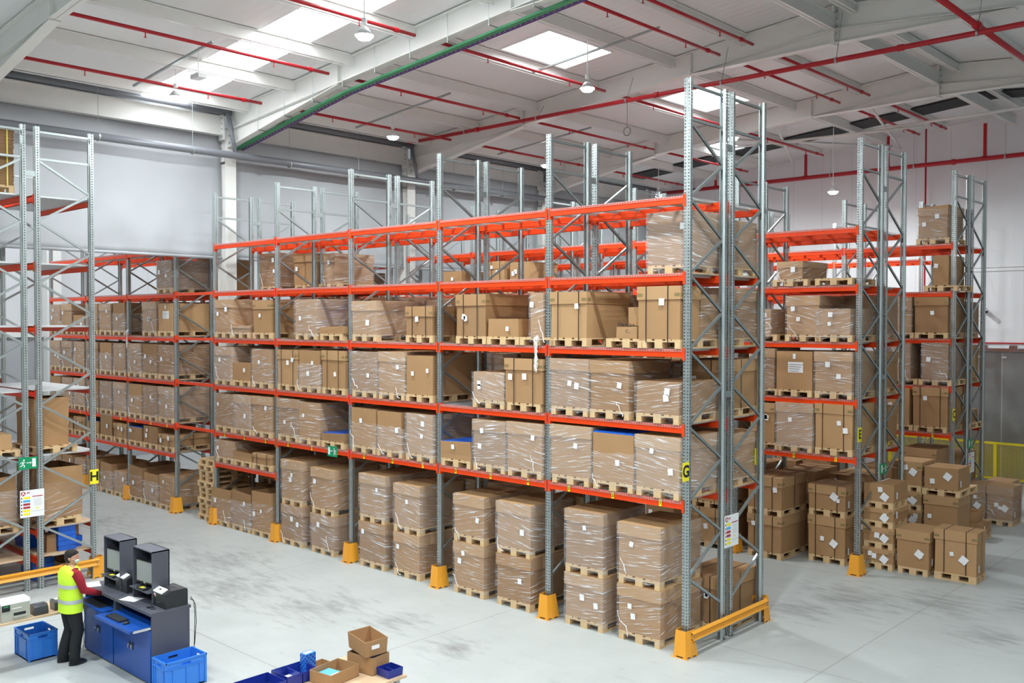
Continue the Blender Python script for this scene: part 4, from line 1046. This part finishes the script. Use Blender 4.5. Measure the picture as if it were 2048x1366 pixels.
# ------------------------------------------------------------------ loose cartons on the floor at the right
def floor_load(x0, x1, y0, y1, layers, desc, seed, mat='kraft'):
    """stack of pallet + carton layers; each carton and pallet is its own thing"""
    z = 0; names = ['bottom', 'second', 'third', 'topmost'] if len(layers) == 4 else ['bottom', 'upper'] if len(layers) == 2 else ['bottom', 'middle', 'upper'] if len(layers) == 3 else ['']
    for i, (h, kind) in enumerate(layers):
        w, d = x1-x0, y1-y0
        if w > d+.1: pm, rz, px, py = pallet_mesh(.6, .8) if w < .95 else pallet_mesh(), PI/2, x1, (y0+y1)/2
        else: pm, rz, px, py = pallet_mesh(.6, .8) if w < .7 else pallet_mesh(), 0, (x0+x1)/2, y0
        place(pm, 'wooden_pallet', None, (px, py, z), (0, 0, rz), label='wooden pallet under the %s%s' % (names[i]+' ' if names[i] else '', desc), cat='pallet', group='wooden pallets')
        o = carton(x0+.01, x1-.01, y0+.01, y1-.01, z+.145, z+h, kind, '%s%s' % (names[i]+' ' if names[i] else '', desc), 'cartons stacked on the floor', seed+i, mat)
        s = .075; lab = MB().box(-s, s, -.002, 0, -s, s).build('shipping_label', 'label', o, loc=((x1-x0)*.2, -(y1-y0)/2-.016, (h-.145-z*0)*.30 if h < .6 else .3), rot=(0, .6, 0))
        MB().box(0, .002, -.03, .03, -.07, .07).build('shipping_label', 'label', o, loc=((x1-x0)/2+.016, -(y1-y0)*.35, .15))
        z += h+.002
def zabs(ls):  # absolute tops -> layer heights
    out = []; p = 0
    for zt, k in ls: out.append((zt-p, k)); p = zt
    return out
floor_load(-1.27, -.44, 6.9, 7.75, [(1.0, 'S'), (.66, 'S')], 'carton of the strapped pair left of the E foot guard', 31)
floor_load(-.16, .48, 7.15, 7.95, [(.43, 'L'), (.44, 'L'), (.40, 'L'), (.52, 'T')], 'carton of the four-high stack by the E foot guard', 41)
floor_load(.52, 1.18, 7.2, 8.0, [(.90, 'L')], 'lidded carton standing between the tall stack and the palest carton', 51)
o_z = floor_load(1.24, 2.05, 7.3, 7.85, [(1.0, 'S')], 'pale double-strapped carton nearest the right, front row', 56, 'kraft3')
floor_load(-.24, .38, 9.0, 9.8, [(.52, 'L'), (.44, 'L'), (.42, 'L'), (.66, 'L')], 'carton of the tall back stack behind the strapped floor cartons', 61)
floor_load(.43, 1.15, 9.0, 9.8, [(1.36, 'L'), (.62, 'T')], 'carton of the two-high back stack near the C rack', 71)
floor_load(-.26, .40, 13.5, 14.3, [(.98, 'F')], 'film-wrapped carton behind the stacks, left of the rear pair', 81)
floor_load(.42, 1.04, 13.5, 14.3, [(.98, 'W')], 'film-wrapped carton of the rear pair nearest the fence corner', 84)
floor_load(-.1, .55, 15.2, 16.0, [(.85, 'F')], 'low film-wrapped carton right in front of the yellow fence', 86)
floor_load(1.35, 2.1, 14.0, 14.8, [(.88, 'F')], 'film-wrapped carton cut by the right picture edge', 88)
floor_load(.35, 1.0, 11.2, 11.95, [(.42, 'P')], 'flat carton behind the strapped cartons, carrying an open tray', 90)
carton(.40, .85, 11.25, 11.75, .425, .66, 'O', 'small open cardboard tray lying on the flat carton at right', 'cartons stacked on the floor', 91, 'kraft')

# ------------------------------------------------------------------ work station with two cabinets
def cabinet(x0, x1, lab, pulled):
    t = thing('workstation_cabinet', lab, 'cabinet', ((x0+x1)/2, -6.2, 0)); X = (x1-x0)/2
    MB().box(-X, -X+.02, 0, .58, .02, .99).box(X-.02, X, 0, .58, .02, .99).box(-X+.02, X-.02, .56, .58, .02, .99).box(-X+.02, X-.02, .01, .56, .02, .05).box(-X+.02, X-.02, .02, .56, .78, .80).build('body', 'anthracite', t)
    MB().box(-X-.005, X+.005, -.02, .60, .99, 1.03).build('desk_top', 'anthracite', t)
    for sx in (-1, 1):
        d = MB().box(min(0, sx*(X-.006)), max(0, sx*(X-.006)), -.022, 0, .03, .78).build('door', 'blue_door', t)
        MB().box(sx*.045-.022, sx*.045+.022, -.03, -.022, .40, .50).build('lock_plate', 'black', d)
        MB().tube((sx*.045, -.03, .46), (sx*.045, -.05, .46), .015, 10).obox((sx*.045, -.045, .41), (sx*.045, -.045, .47), .022, .014).build('handle', 'chrome', d)
    k = pulled
    s = MB().box(-X+.03, X-.03, -k, .3, .82, .84).box(-X+.03, X-.03, -k-.012, -k, .80, .845).build('keyboard_shelf', 'blue_door', t, label='bright blue pulled-out keyboard shelf')
    for sx in (-1, 1): MB().box(sx*(X-.022)-.006, sx*(X-.022)+.006, -k+.04, .3, .80, .835).build('slide_rail', 'chrome', s)
    return t
CA, CB = (-7.09, -6.07), (-6.05, -4.88)
cabinet(*CA, 'blue-doored work cabinet in front of the worker', .16); cabinet(*CB, 'blue-doored work cabinet beside the bright blue crate', .30)
MB().box(-6.95, -6.3, -6.33, -6.1, .842, .846).build('dark_mat', 'black', label='dark mat on the pulled-out shelf under the worker hand', cat='mat')
def hood(x0, x1, lab):
    t = thing('monitor_hood', lab, 'monitor hood', ((x0+x1)/2, -6.0, 1.03)); X = (x1-x0)/2; d = .27; h = .775
    MB().box(-X, -X+.015, 0, d, 0, h).box(X-.015, X, 0, d, 0, h).box(-X, X, 0, d, h-.015, h).box(-X, X, d-.015, d, 0, h).build('shell', 'anthracite', t)
    MB().box(-X+.015, X-.015, -.06, d-.015, .17, .185).build('inner_shelf', 'anthracite', t)
    m = thing('computer_monitor', lab.replace('grey monitor hood', 'flat monitor inside the hood'), 'monitor', ((x0+x1)/2-.04, -5.945, 1.215))
    m.rotation_euler.z = .12
    MB().box(-.21, .21, 0, .03, .06, .40).build('casing', 'black', m); MB().box(-.195, .195, -.003, 0, .085, .385).build('screen', 'screen', m)
    MB().box(-.1, .1, -.06, .09, 0, .012).box(-.03, .03, .01, .03, .012, .1).build('stand', 'black', m); MB().box(-.02, .02, -.004, 0, .066, .076).build('power_light', 'white', m)
    k = thing('label_scanner', lab.replace('grey monitor hood', 'small scanner on the inner shelf of the hood'), 'scanner', ((x0+x1)/2+.03, -6.01, 1.216))
    MB().box(-.11, .11, -.045, .045, 0, .025).build('body', 'black', k); MB().box(-.05, .03, -.03, .03, .025, .028).build('sticker', 'sign_y', k); MB().box(.04, .07, -.02, .02, .025, .028).build('sticker', 'ink_grey', k)
hood(-6.86, -6.30, 'grey monitor hood farther from the bright blue crate'); hood(-5.88, -5.26, 'grey monitor hood nearer to the bright blue crate')
def laser_printer(x, y, lab):
    t = thing('laser_printer', lab, 'printer', (x, y, 1.031), .0)
    b = MB().prism([(-.15, 0), (.2, 0), (.2, .23), (.18, .25), (-.06, .25), (-.15, .21)], 'x', -.19, .19).build('body', 'black', t)   # y,z profile
    recalc(b)
    MB().box(-.2, .2, -.14, .19, .0, .012).build('base', 'char', t)
    o = MB().prism([(-.158, .205), (-.06, .25), (-.06, .262), (-.158, .222)], 'x', -.17, .10).build('control_panel', 'white', t); recalc(o)
    MB().box(-.06, -.02, -.115, -.09, .235, .252).build('display', 'ink', t, rot=(0, 0, 0))
    MB().box(-.12, .12, .0, .15, .249, .252).build('paper_tray', 'char', t); MB().box(-.08, .08, .03, .1, .252, .254).build('tray_recess', 'ink', t)
    MB().box(-.15, -.09, -.154, -.151, .14, .185).build('badge', 'white', t); MB().box(-.148, -.1, -.156, -.154, .143, .165).build('badge_mark', 'sign_r', t)
    MB().box(-.05, .02, -.154, -.15, .07, .078).build('tray_handle', 'chrome', t)
    return t
laser_printer(-6.28, -5.84, 'black laser printer between the two grey monitor hoods').rotation_euler.z = 0
laser_printer(-5.10, -5.83, 'black laser printer at the right end of the cabinets')
def keyboard(x, y, z, rz, lab):
    t = thing('keyboard', lab, 'keyboard', (x, y, z), rz)
    MB().box(-.22, .22, -.075, .075, 0, .018).build('casing', 'black', t)
    mb = MB()
    for r_ in range(5):
        for c in range(18): mb.box(-.21+c*.0235, -.191+c*.0235, -.062+r_*.026, -.042+r_*.026, .018, .025)
    mb.build('keys', 'char', t)
keyboard(-5.62, -6.36, .842, .0, 'black keyboard on the pulled-out blue shelf')
MB().loft([[(-5.28+.03*s*math.cos(a), -6.38+.05*s*math.sin(a), .842+dz) for a in [2*PI*i/12 for i in range(12)]] for s, dz in ((1, 0), (1, .012), (.8, .028), (.3, .035))]).build('computer_mouse', 'black', smooth=True, label='black mouse right of the keyboard', cat='mouse')
o = MB().box(-.15, .15, -.1, .1, 0, .002).build('paper_sheet', 'label', loc=(-5.78, -6.07, 1.031), rot=(0, 0, .35), label='white sheet of paper on the desk top before the nearer hood', cat='paper')
o = MB().box(-.15, .15, -.1, .1, 0, .002).build('paper_sheet', 'label', loc=(-6.98, -6.12, 1.031), rot=(0, 0, -.3), label='white sheet of paper on the desk corner beside the worker', cat='paper')
t = thing('cable_adapter', 'small black cable adapter lying on the desk before the right printer', 'adapter', (-5.17, -6.1, 1.031))
MB().path([(0, 0, .01), (.04, .02, .015), (.09, -.01, .01), (.12, .03, .012), (.05, .05, .02), (-.02, .04, .01)], .008, 6).box(-.03, .02, -.02, .01, 0, .02).build('plug', 'black', t)
MB().path([(-4.86, -5.62, 1.12), (-4.83, -5.58, 1.1), (-4.8, -5.58, .9), (-4.82, -5.58, .5), (-4.85, -5.58, .1), (-4.95, -5.57, .01)], .006, 6).path([(-4.88, -5.60, 1.15), (-4.78, -5.58, 1.05), (-4.76, -5.58, .8), (-4.83, -5.57, .45)], .006, 6).build('printer_cable', 'black', label='black cables hanging behind the right printer', cat='cable')
# euro crates
def crate(x0, x1, y0, y1, h, mat, lab, rz=0, name='plastic_crate', z=0):
    t = thing(name, lab, 'crate', ((x0+x1)/2, (y0+y1)/2, z), rz); X, Y = (x1-x0)/2, (y1-y0)/2; g = .012
    b = MB().box(-X+g, X-g, -Y+g, Y-g, .0, .02)
    for sx in (-1, 1):
        xx = sx*(X-g); a, c = min(xx, xx+sx*-.006), max(xx, xx+sx*-.006)
        hz0, hz1 = h*.80, h*.88
        b.box(a, c, -Y+g, Y-g, 0, hz0).box(a, c, -Y+g, -.07, hz0, hz1).box(a, c, .07, Y-g, hz0, hz1).box(a, c, -Y+g, Y-g, hz1, h)
        for k in (-.5, 0, .5): b.box(min(xx, sx*X), max(xx, sx*X), k*Y*1.3-.006, k*Y*1.3+.006, .03, h*.74)
        yy = sx*(Y-g); a, c = min(yy, yy-sx*.006), max(yy, yy-sx*.006)
        b.box(-X+g, X-g, a, c, 0, hz0).box(-X+g, -.05, a, c, hz0, hz1).box(.05, X-g, a, c, hz0, hz1).box(-X+g, X-g, a, c, hz1, h)
        for k in (-.6, .6): b.box(k*X-.006, k*X+.006, min(yy, sx*Y), max(yy, sx*Y), .03, h*.74)
    for sx in (-1, 1):
        for sy in (-1, 1): b.box(min(sx*(X-.03), sx*X), max(sx*(X-.03), sx*X), min(sy*(Y-.03), sy*Y), max(sy*(Y-.03), sy*Y), 0, h*.96)
    b.build('shell', mat, t)
    r = MB().box(-X-.004, X+.004, -Y-.004, -Y+.014, h-.02, h).box(-X-.004, X+.004, Y-.014, Y+.004, h-.02, h).box(-X-.004, -X+.014, -Y, Y, h-.02, h).box(X-.014, X+.004, -Y, Y, h-.02, h)
    r.box(-X-.003, X+.003, -Y-.003, -Y+.01, h*.74, h*.77).box(-X-.003, -X+.01, -Y, Y, h*.74, h*.77).box(X-.01, X+.003, -Y, Y, h*.74, h*.77).build('rim', mat, t)
    return t
crate(-4.86, -4.45, -6.21, -5.59, .42, 'blue_crate', 'bright blue plastic crate standing at the right end of the cabinets')
crate(-7.68, -7.11, -7.05, -6.62, .42, 'blue_crate', 'bright blue plastic crate left of the worker under the table edge')
# packing table with label printers
t = thing('packing_table', 'pale wooden table behind the worker carrying label printers', 'table', (-7.2, -7.5, 0))
MB().box(-.33, .35, -1.6, 1.28, .72, .75).build('table_top', 'wood2', t)
for x, y in ((-.02, 1.22), (-.02, -1.5)): MB().box(x-.025, x+.025, y-.025, y+.025, 0, .72).box(x-.05, x+.05, y-.05, y+.05, 0, .01).build('leg', 'brace', t)
def label_printer(x, y, rz):
    t = thing('label_printer', 'large beige label printer on the packing table', 'printer', (x, y, .751), rz)
    o = MB().prism([(-.13, 0), (.13, 0), (.13, .26), (.1, .30), (-.11, .30), (-.13, .27)], 'y', -.2, .2).build('body', 'beige', t); recalc(o)
    o = MB().prism([(-.132, .255), (.132, .255), (.132, .27), (.102, .308), (-.112, .308), (-.132, .28)], 'y', -.202, .202).build('cover', 'white', t); recalc(o)
    MB().box(.131, .136, -.19, -.08, .16, .25).build('control_panel', 'ink', t); MB().box(.136, .138, -.17, -.1, .22, .24).build('display', 'green_c', t)
    MB().box(.131, .134, -.03, .14, .08, .12).build('paper_slot', 'ink', t); MB().box(.131, .15, -.04, .15, .045, .065).build('slot_lip', 'beige', t)
    MB().box(.131, .134, -.05, .08, .18, .19).build('lettering_strip', 'label', t)
label_printer(-7.02, -7.02-.28, .0)
for x, y, lab in [(-7.0, -6.93, 'small charcoal label printer beside the beige one'), (-7.05, -6.62, 'small charcoal label printer with white strip, half hidden by the worker')]:
    t = thing('label_printer', lab, 'printer', (x, y, .751))
    o = MB().prism([(-.09, 0), (.09, 0), (.1, .05), (.09, .12), (.05, .15), (-.08, .15), (-.1, .1)], 'y', -.1, .1).build('body', 'char', t); recalc(o)
    MB().box(-.06, .03, -.06, .06, .15, .155).build('lid', 'label' if 'white' in lab else 'anthracite', t)
t = crate(-7.25, -6.9, -8.1, -7.62, .1, 'navy_bin', 'flat navy blue bin on the packing table at the left edge', z=.751)
MB().box(-7.2, -6.95, -8.05, -7.7, .775, .80).build('paper_slips', 'label', label='white slips in the flat navy bin on the table', cat='paper')
MB().box(-7.45, -7.22, -7.55, -7.35, .751, .753).build('paper_sheet', 'label', label='white sheet on the table left of the beige printer', cat='paper')
MB().path([(-7.12, -6.21, .72), (-7.14, -6.2, .6), (-7.1, -6.2, .5), (-7.14, -6.21, .4), (-7.1, -6.22, .3), (-7.15, -6.21, .2), (-7.1, -6.22, .1), (-7.14, -6.22, .01)], .005, 5).build('tangled_cables', 'black', label='tangled black cables beside the table leg', cat='cable')

# ------------------------------------------------------------------ small table at the bottom edge
t = thing('packing_table', 'pale wooden table at the bottom picture edge holding open cartons', 'table', (-1.46, -6.0, 0))
MB().box(-.56, .53, -1.6, 1.15, .77, .80).build('table_top', 'wood2', t)
for x, y in ((-.48, 1.05), (.45, 1.05), (-.48, -1.5), (.45, -1.5)): MB().box(x-.03, x+.03, y-.03, y+.03, 0, .77).build('leg', 'brace', t)
for z in (.45,): MB().box(-.5, .47, .4, 1.0, z, z+.02).build('lower_shelf', 'wood2', t)
crate(-1.45, -.97, -5.12, -4.9, .1, 'navy_bin', 'navy blue bin under the shelf board at the right table end', name='storage_bin', z=.471)
def tray(x0, x1, y0, y1, z, h, mat, lab, rz=0, tilt=(0, 0), cat='box', name='cardboard_box', lean=0.0):
    X, Y = (x1-x0)/2, (y1-y0)/2; g = .006; mb = MB().box(-X, X, -Y, Y, 0, .008)
    cs = [(-X, -Y), (X, -Y), (X, Y), (-X, Y)]
    for i in range(4):
        (ax, ay), (bx, by) = cs[i], cs[(i+1) % 4]; k = 1+lean
        s = lambda v, q: v*(1-g/q)
        mb.hexa([(ax, ay, 0), (bx, by, 0), (s(bx, X), s(by, Y), 0), (s(ax, X), s(ay, Y), 0), (ax*k, ay*k, h), (bx*k, by*k, h), (s(bx, X)*k, s(by, Y)*k, h), (s(ax, X)*k, s(ay, Y)*k, h)])
    o = mb.build(name, mat, loc=((x0+x1)/2, (y0+y1)/2, z), rot=(tilt[0], tilt[1], rz), label=lab, cat=cat); recalc(o)
    return o
o = tray(-2.0, -1.65, -6.1, -5.66, .801, .13, 'navy_bin', 'navy blue storage bin with white papers at the bottom edge', cat='bin', name='storage_bin')
MB().box(-.1, .12, -.18, .1, .02, .04).build('papers', 'label', o); MB().box(-.175, .175, -.01, .0, .0, .11).build('divider', 'navy_bin', o)
o = tray(-2.0, -1.6, -6.7, -6.15, .801, .12, 'navy_bin', 'navy blue storage bin cut by the bottom edge, left one', cat='bin', name='storage_bin')
t = thing('patterned_box', 'small blue box with dark diamond pattern on the bottom table', 'box', (-1.95, -5.6, .801), .1)
mb = MB(); mb.box(-.055, .055, -.08, .08, 0, .23); mb.build('carton', 'blue_crate', t)
mb = MB()
for k in range(7):
    for j_ in range(5):
        if (k+j_) % 2 == 0:
            z = .015+k*.03; y = -.065+j_*.0325
            mb.add([(.0565, y-.016, z+.014), (.0565, y, z), (.0565, y+.016, z+.014), (.0565, y, z+.03)], [(0, 1, 2, 3)])
    for j_ in range(4):
        if (k+j_) % 2 == 0:
            z = .015+k*.03; x = -.04+j_*.027
            mb.add([(x-.013, -.0815, z+.014), (x, -.0815, z), (x+.013, -.0815, z+.014), (x, -.0815, z+.03)], [(0, 1, 2, 3)])
mb.build('diamond_pattern', 'navy_bin', t); MB().box(-.03, .03, -.06, .06, .23, .232).build('top_label', 'label', t)
tray(-1.93, -1.68, -5.62, -5.38, .801, .10, 'kraft', 'shallow open carton beside the blue patterned box', rz=.1)
o = tray(-1.66, -1.30, -5.78, -5.30, .801, .15, 'kraft', 'open carton holding a light blue pack at the bottom edge', rz=.15)
MB().box(-.15, .05, -.2, .05, .01, .09).build('blue_pack', 'lightblue', o); MB().box(.06, .16, -.2, .0, .01, .10).build('white_pack', 'label', o)
o = tray(-1.66, -1.22, -5.20, -4.90, .801, .22, 'kraft', 'lower open carton under the tilted one on the bottom table', rz=.12)
MB().box(-.12, .1, -.1, .1, .01, .17).build('blue_pack', 'blue_film', o)
o = tray(-1.66, -1.24, -5.20, -4.90, 1.045, .20, 'kraft', 'tilted open carton on top of another on the bottom table', rz=-.15, tilt=(.04, .06), lean=.07)
MB().box(.222, .2235, -.07, .04, .09, .14).build('shipping_label', 'label', o)
o = tray(-1.2, -.98, -5.1, -4.88, .801, .10, 'navy_bin', 'navy blue storage bin at the right end of the bottom table', cat='bin', name='storage_bin', lean=.06)
MB().box(-.1, .1, -.004, .004, .01, .08).build('divider', 'navy_bin', o)

# ------------------------------------------------------------------ the worker
def skin_body(name, pts, edges, radii, mat, parent=None, sub=2, root=0, **k):
    me = bpy.data.meshes.new(name); me.from_pydata(pts, edges, []); me.materials.append(M[mat]); me.update()
    o = place(me, name, parent, **k)
    m = o.modifiers.new('skin', 'SKIN'); m.use_smooth_shade = True
    if not me.skin_vertices:
        bpy.context.view_layer.objects.active = o
    for i, r in enumerate(radii):
        sv = me.skin_vertices[0].data[i]; sv.radius = r if isinstance(r, tuple) else (r, r); sv.use_root = (i == root)
    s = o.modifiers.new('smooth', 'SUBSURF'); s.levels = sub; s.render_levels = sub
    return o
PX_, PY_ = -6.64, -6.61
wk = thing('person', 'worker in yellow high-visibility vest, dark red sleeves and face mask at the cabinets', 'person', (PX_, PY_, 0), .03)
# x to the right of the person (+X), y forward
J = dict(pelvis=(0, 0, .96), waist=(0, .0, 1.08), chest=(0, .0, 1.28), neck=(0, .0, 1.46), nk2=(0, .02, 1.53), head=(0, .03, 1.60),
         lhip=(-.095, 0, .90), lkn=(-.10, .03, .50), lan=(-.14, -.06, .09), lto=(-.145, .05, .045),
         rhip=(.095, 0, .90), rkn=(.11, .05, .50), ran=(.12, .0, .09), rto=(.125, .12, .045),
         lsh=(-.19, 0, 1.41), lel=(-.24, .06, 1.14), lwr=(-.13, .26, 1.04), rsh=(.19, 0, 1.41), rel=(.25, .10, 1.14), rwr=(.20, .36, 1.02), rh=(.20, .41, 1.0), lh=(-.10, .30, 1.03))
names = list(J); ix = {n: i for i, n in enumerate(names)}
E_ = [('pelvis', 'waist'), ('waist', 'chest'), ('chest', 'neck'), ('neck', 'nk2'), ('nk2', 'head'), ('pelvis', 'lhip'), ('lhip', 'lkn'), ('lkn', 'lan'), ('lan', 'lto'), ('pelvis', 'rhip'), ('rhip', 'rkn'), ('rkn', 'ran'), ('ran', 'rto'),
      ('neck', 'lsh'), ('lsh', 'lel'), ('lel', 'lwr'), ('lwr', 'lh'), ('neck', 'rsh'), ('rsh', 'rel'), ('rel', 'rwr'), ('rwr', 'rh')]
R_ = dict(pelvis=(.15, .11), waist=(.14, .10), chest=(.13, .09), neck=(.075, .07), nk2=(.052, .055), head=(.06, .07), lhip=.085, lkn=.055, lan=.038, lto=.02, rhip=.085, rkn=.055, ran=.038, rto=.02,
          lsh=.04, lel=.036, lwr=.028, rsh=.04, rel=.036, rwr=.028, rh=(.02, .035), lh=(.02, .035))
body = skin_body('body', [J[n] for n in names], [(ix[a], ix[b]) for a, b in E_], [R_[n] for n in names], 'skin', wk)
def ring(c, rx, ry, n=20, rot=0., tiltx=0., sq=1.0):
    out = []
    for i in range(n):
        a = 2*PI*i/n; ca, sa = math.cos(a), math.sin(a)
        x = rx*math.copysign(abs(ca)**sq, ca); y = ry*math.copysign(abs(sa)**sq, sa)
        out.append((c[0]+x*math.cos(rot)-y*math.sin(rot), c[1]+x*math.sin(rot)+y*math.cos(rot), c[2]+y*tiltx))
    return out
def limb(mb, pts, rad, n=14):
    P = [Vector(p) for p in pts]; rings = []
    for i, p in enumerate(P):
        d = (P[min(i+1, len(P)-1)]-P[max(i-1, 0)]).normalized(); u = Vector((0, 1, 0)) if abs(d.z) > .6 else Vector((0, 0, 1))
        a = d.cross(u).normalized(); b = d.cross(a); r = rad[i]
        rings.append([tuple(p+(a*math.cos(t)+b*math.sin(t))*r) for t in [2*PI*k/n for k in range(n)]])
    return mb.loft(rings)
# head: loft of rings with face parts
hz = 1.53
prof = [(-.005, .05, .055, .02), (.02, .062, .072, .028), (.055, .07, .088, .022), (.09, .075, .096, .014), (.125, .077, .099, .008), (.16, .074, .096, .004), (.19, .062, .082, .0), (.21, .04, .055, .0), (.22, .012, .02, .0)]
head = MB().loft([ring((0, .02+oy, hz+z-.02), rx, ry, 24) for z, rx, ry, oy in prof]).build('head', 'skin', wk, smooth=True, rot=(0, 0, -.75))
fc = MB().loft([ring((0, .118, 1.60), .008, .006, 8), ring((0, .128, 1.585), .014, .014, 8), ring((0, .125, 1.572), .016, .010, 8)]).build('nose', 'skin', head, smooth=True)
for sx in (-1, 1):
    MB().loft([ring((sx*.028, .112, 1.612), .012, .006, 8), ring((sx*.028, .112, 1.620), .012, .006, 8)]).build('eye', 'white', head); MB().box(sx*.028-.004, sx*.028+.004, .117, .119, 1.612, 1.62).build('pupil', 'ink', head)
    MB().loft([ring((sx*.078, .02, 1.572), .006, .012, 10), ring((sx*.084, .018, 1.595), .009, .02, 10), ring((sx*.084, .015, 1.618), .007, .018, 10)]).build('ear', 'skin', head, smooth=True)
    MB().box(sx*.012, sx*.045, .108, .113, 1.632, 1.637).build('eyebrow', 'hair', head)
    MB().path([(sx*.06, .095, 1.585), (sx*.08, .04, 1.605)], .0025, 5).build('mask_loop', 'mask', head)
MB().box(-.02, .02, .105, .11, 1.547, 1.552).build('mouth', 'jumper', head)
MB().loft([ring((0, .075, 1.515), .03, .035, 16), ring((0, .078, 1.535), .052, .054, 16), ring((0, .076, 1.565), .062, .062, 16), ring((0, .072, 1.585), .06, .060, 16)]).build('face_mask', 'mask', head, smooth=True)
hr = []
for z, rx, ry, oy in [(.03, .06, .06, -.018), (.06, .074, .072, -.02), (.09, .080, .082, -.02), (.12, .083, .090, -.012), (.145, .082, .098, .0), (.17, .078, .099, .002), (.192, .067, .086, .0), (.212, .048, .062, .0), (.226, .014, .02, .0)]:
    hr.append(ring((0, .02+oy, hz+z-.02), rx, ry, 24))
MB().loft(hr).build('hair', 'hair', head, smooth=True)
# clothes
T = MB()
tors = [((0, .0, .80), .215, .155), ((0, .0, .90), .212, .155), ((0, .005, 1.02), .205, .152), ((0, .0, 1.15), .205, .150), ((0, -.005, 1.28), .215, .148), ((0, -.01, 1.37), .222, .138), ((0, -.005, 1.43), .20, .118), ((0, .0, 1.465), .14, .10), ((0, .008, 1.49), .085, .08), ((0, .012, 1.50), .07, .07)]
vest = T.loft([ring(c, rx, ry, 28, sq=.85) for c, rx, ry in tors], cap=False).build('high_visibility_vest', 'hivis', wk, smooth=True)
for z in (.97, 1.20):
    MB().loft([ring((0, .002, z-.028), (.216 if z < 1 else .212), .160, 28, sq=.85), ring((0, .002, z+.028), (.213 if z < 1 else .213), .159, 28, sq=.85)], cap=False).build('reflective_band', 'silver', vest, smooth=True)
MB().loft([ring((0, .012, 1.482), .074, .074, 20), ring((0, .014, 1.505), .062, .064, 20)], cap=False).build('collar', 'jumper', wk, smooth=True)
for s_, a, b, c_ in ((1, 'rsh', 'rel', 'rwr'), (-1, 'lsh', 'lel', 'lwr')):
    A_, B_, W_ = Vector(J[a]), Vector(J[b]), Vector(J[c_]); mid = (A_+B_)/2; m2 = (B_+W_)/2
    o = limb(MB(), [A_-Vector((s_*.05, 0, -.01)), A_+Vector((s_*.005, 0, -.02)), mid, B_+Vector((0, -.012, 0)), m2, W_], [.068, .074, .066, .06, .053, .04], 16).build('sleeve', 'jumper', wk, smooth=True)
for s_, a, b, c_ in ((1, 'rhip', 'rkn', 'ran'), (-1, 'lhip', 'lkn', 'lan')):
    A_, B_, W_ = Vector(J[a]), Vector(J[b]), Vector(J[c_])
    limb(MB(), [A_+Vector((-s_*.015, 0, .06)), A_+Vector((0, 0, -.05)), (A_+B_)/2, B_+Vector((0, .005, 0)), (B_+W_)/2+Vector((0, -.01, 0)), W_+Vector((0, 0, .03)), W_+Vector((0, .005, -.045))], [.115, .113, .102, .085, .08, .078, .080], 18).build('trouser_leg', 'trousers', wk, smooth=True)
    x, y = W_.x, W_.y
    MB().loft([ring((x, y+.05, .004), .046, .135, 18), ring((x, y+.05, .035), .05, .138, 18), ring((x, y+.03, .065), .045, .11, 18), ring((x, y-.01, .10), .04, .06, 18)]).build('shoe', 'black', wk, smooth=True)
MB().loft([ring((0, 0, .83), .168, .122, 24, sq=.9), ring((0, 0, .96), .165, .12, 24, sq=.9)]).build('trouser_waist', 'trousers', wk, smooth=True)
MB().box(.15, .172, -.02, .03, .70, .82).build('red_tag', 'sign_r', wk)
for s_, w_, h_ in ((1, 'rwr', 'rh'), (-1, 'lwr', 'lh')):
    A_, B_ = Vector(J[w_]), Vector(J[h_]); d = (B_-A_).normalized(); side = Vector((1, 0, 0)); up = Vector((0, 0, 1))
    pts, ed, rad = [tuple(A_), tuple(A_+d*.05), tuple(A_+d*.085)], [(0, 1), (1, 2)], [(.026, .022), (.036, .018), (.038, .016)]
    hand = skin_body('hand', pts, ed, rad, 'glove', wk, 2)
    base = A_+d*.085
    for k in range(4):
        off = side*(-.027+.018*k)*s_; L_ = [.068, .078, .072, .055][k if s_ > 0 else 3-k] if s_ > 0 else [.055, .072, .078, .068][k]
        p0 = base+off*.9; p1 = p0+d*L_*.45+up*-.008+off*.15; p2 = p1+d*L_*.3+up*-.018; p3 = p2+d*L_*.2+up*-.018
        skin_body('finger', [tuple(p0-d*.012), tuple(p1), tuple(p2), tuple(p3)], [(0, 1), (1, 2), (2, 3)], [.0095, .009, .008, .007], 'glove', hand, 1)
    p0 = A_+d*.035-side*s_*.026; p1 = p0-side*s_*.028+d*.025-up*.01; p2 = p1+d*.028-side*s_*.002-up*.01
    skin_body('thumb', [tuple(p0), tuple(p1), tuple(p2)], [(0, 1), (1, 2)], [.012, .010, .009], 'glove', hand, 1)
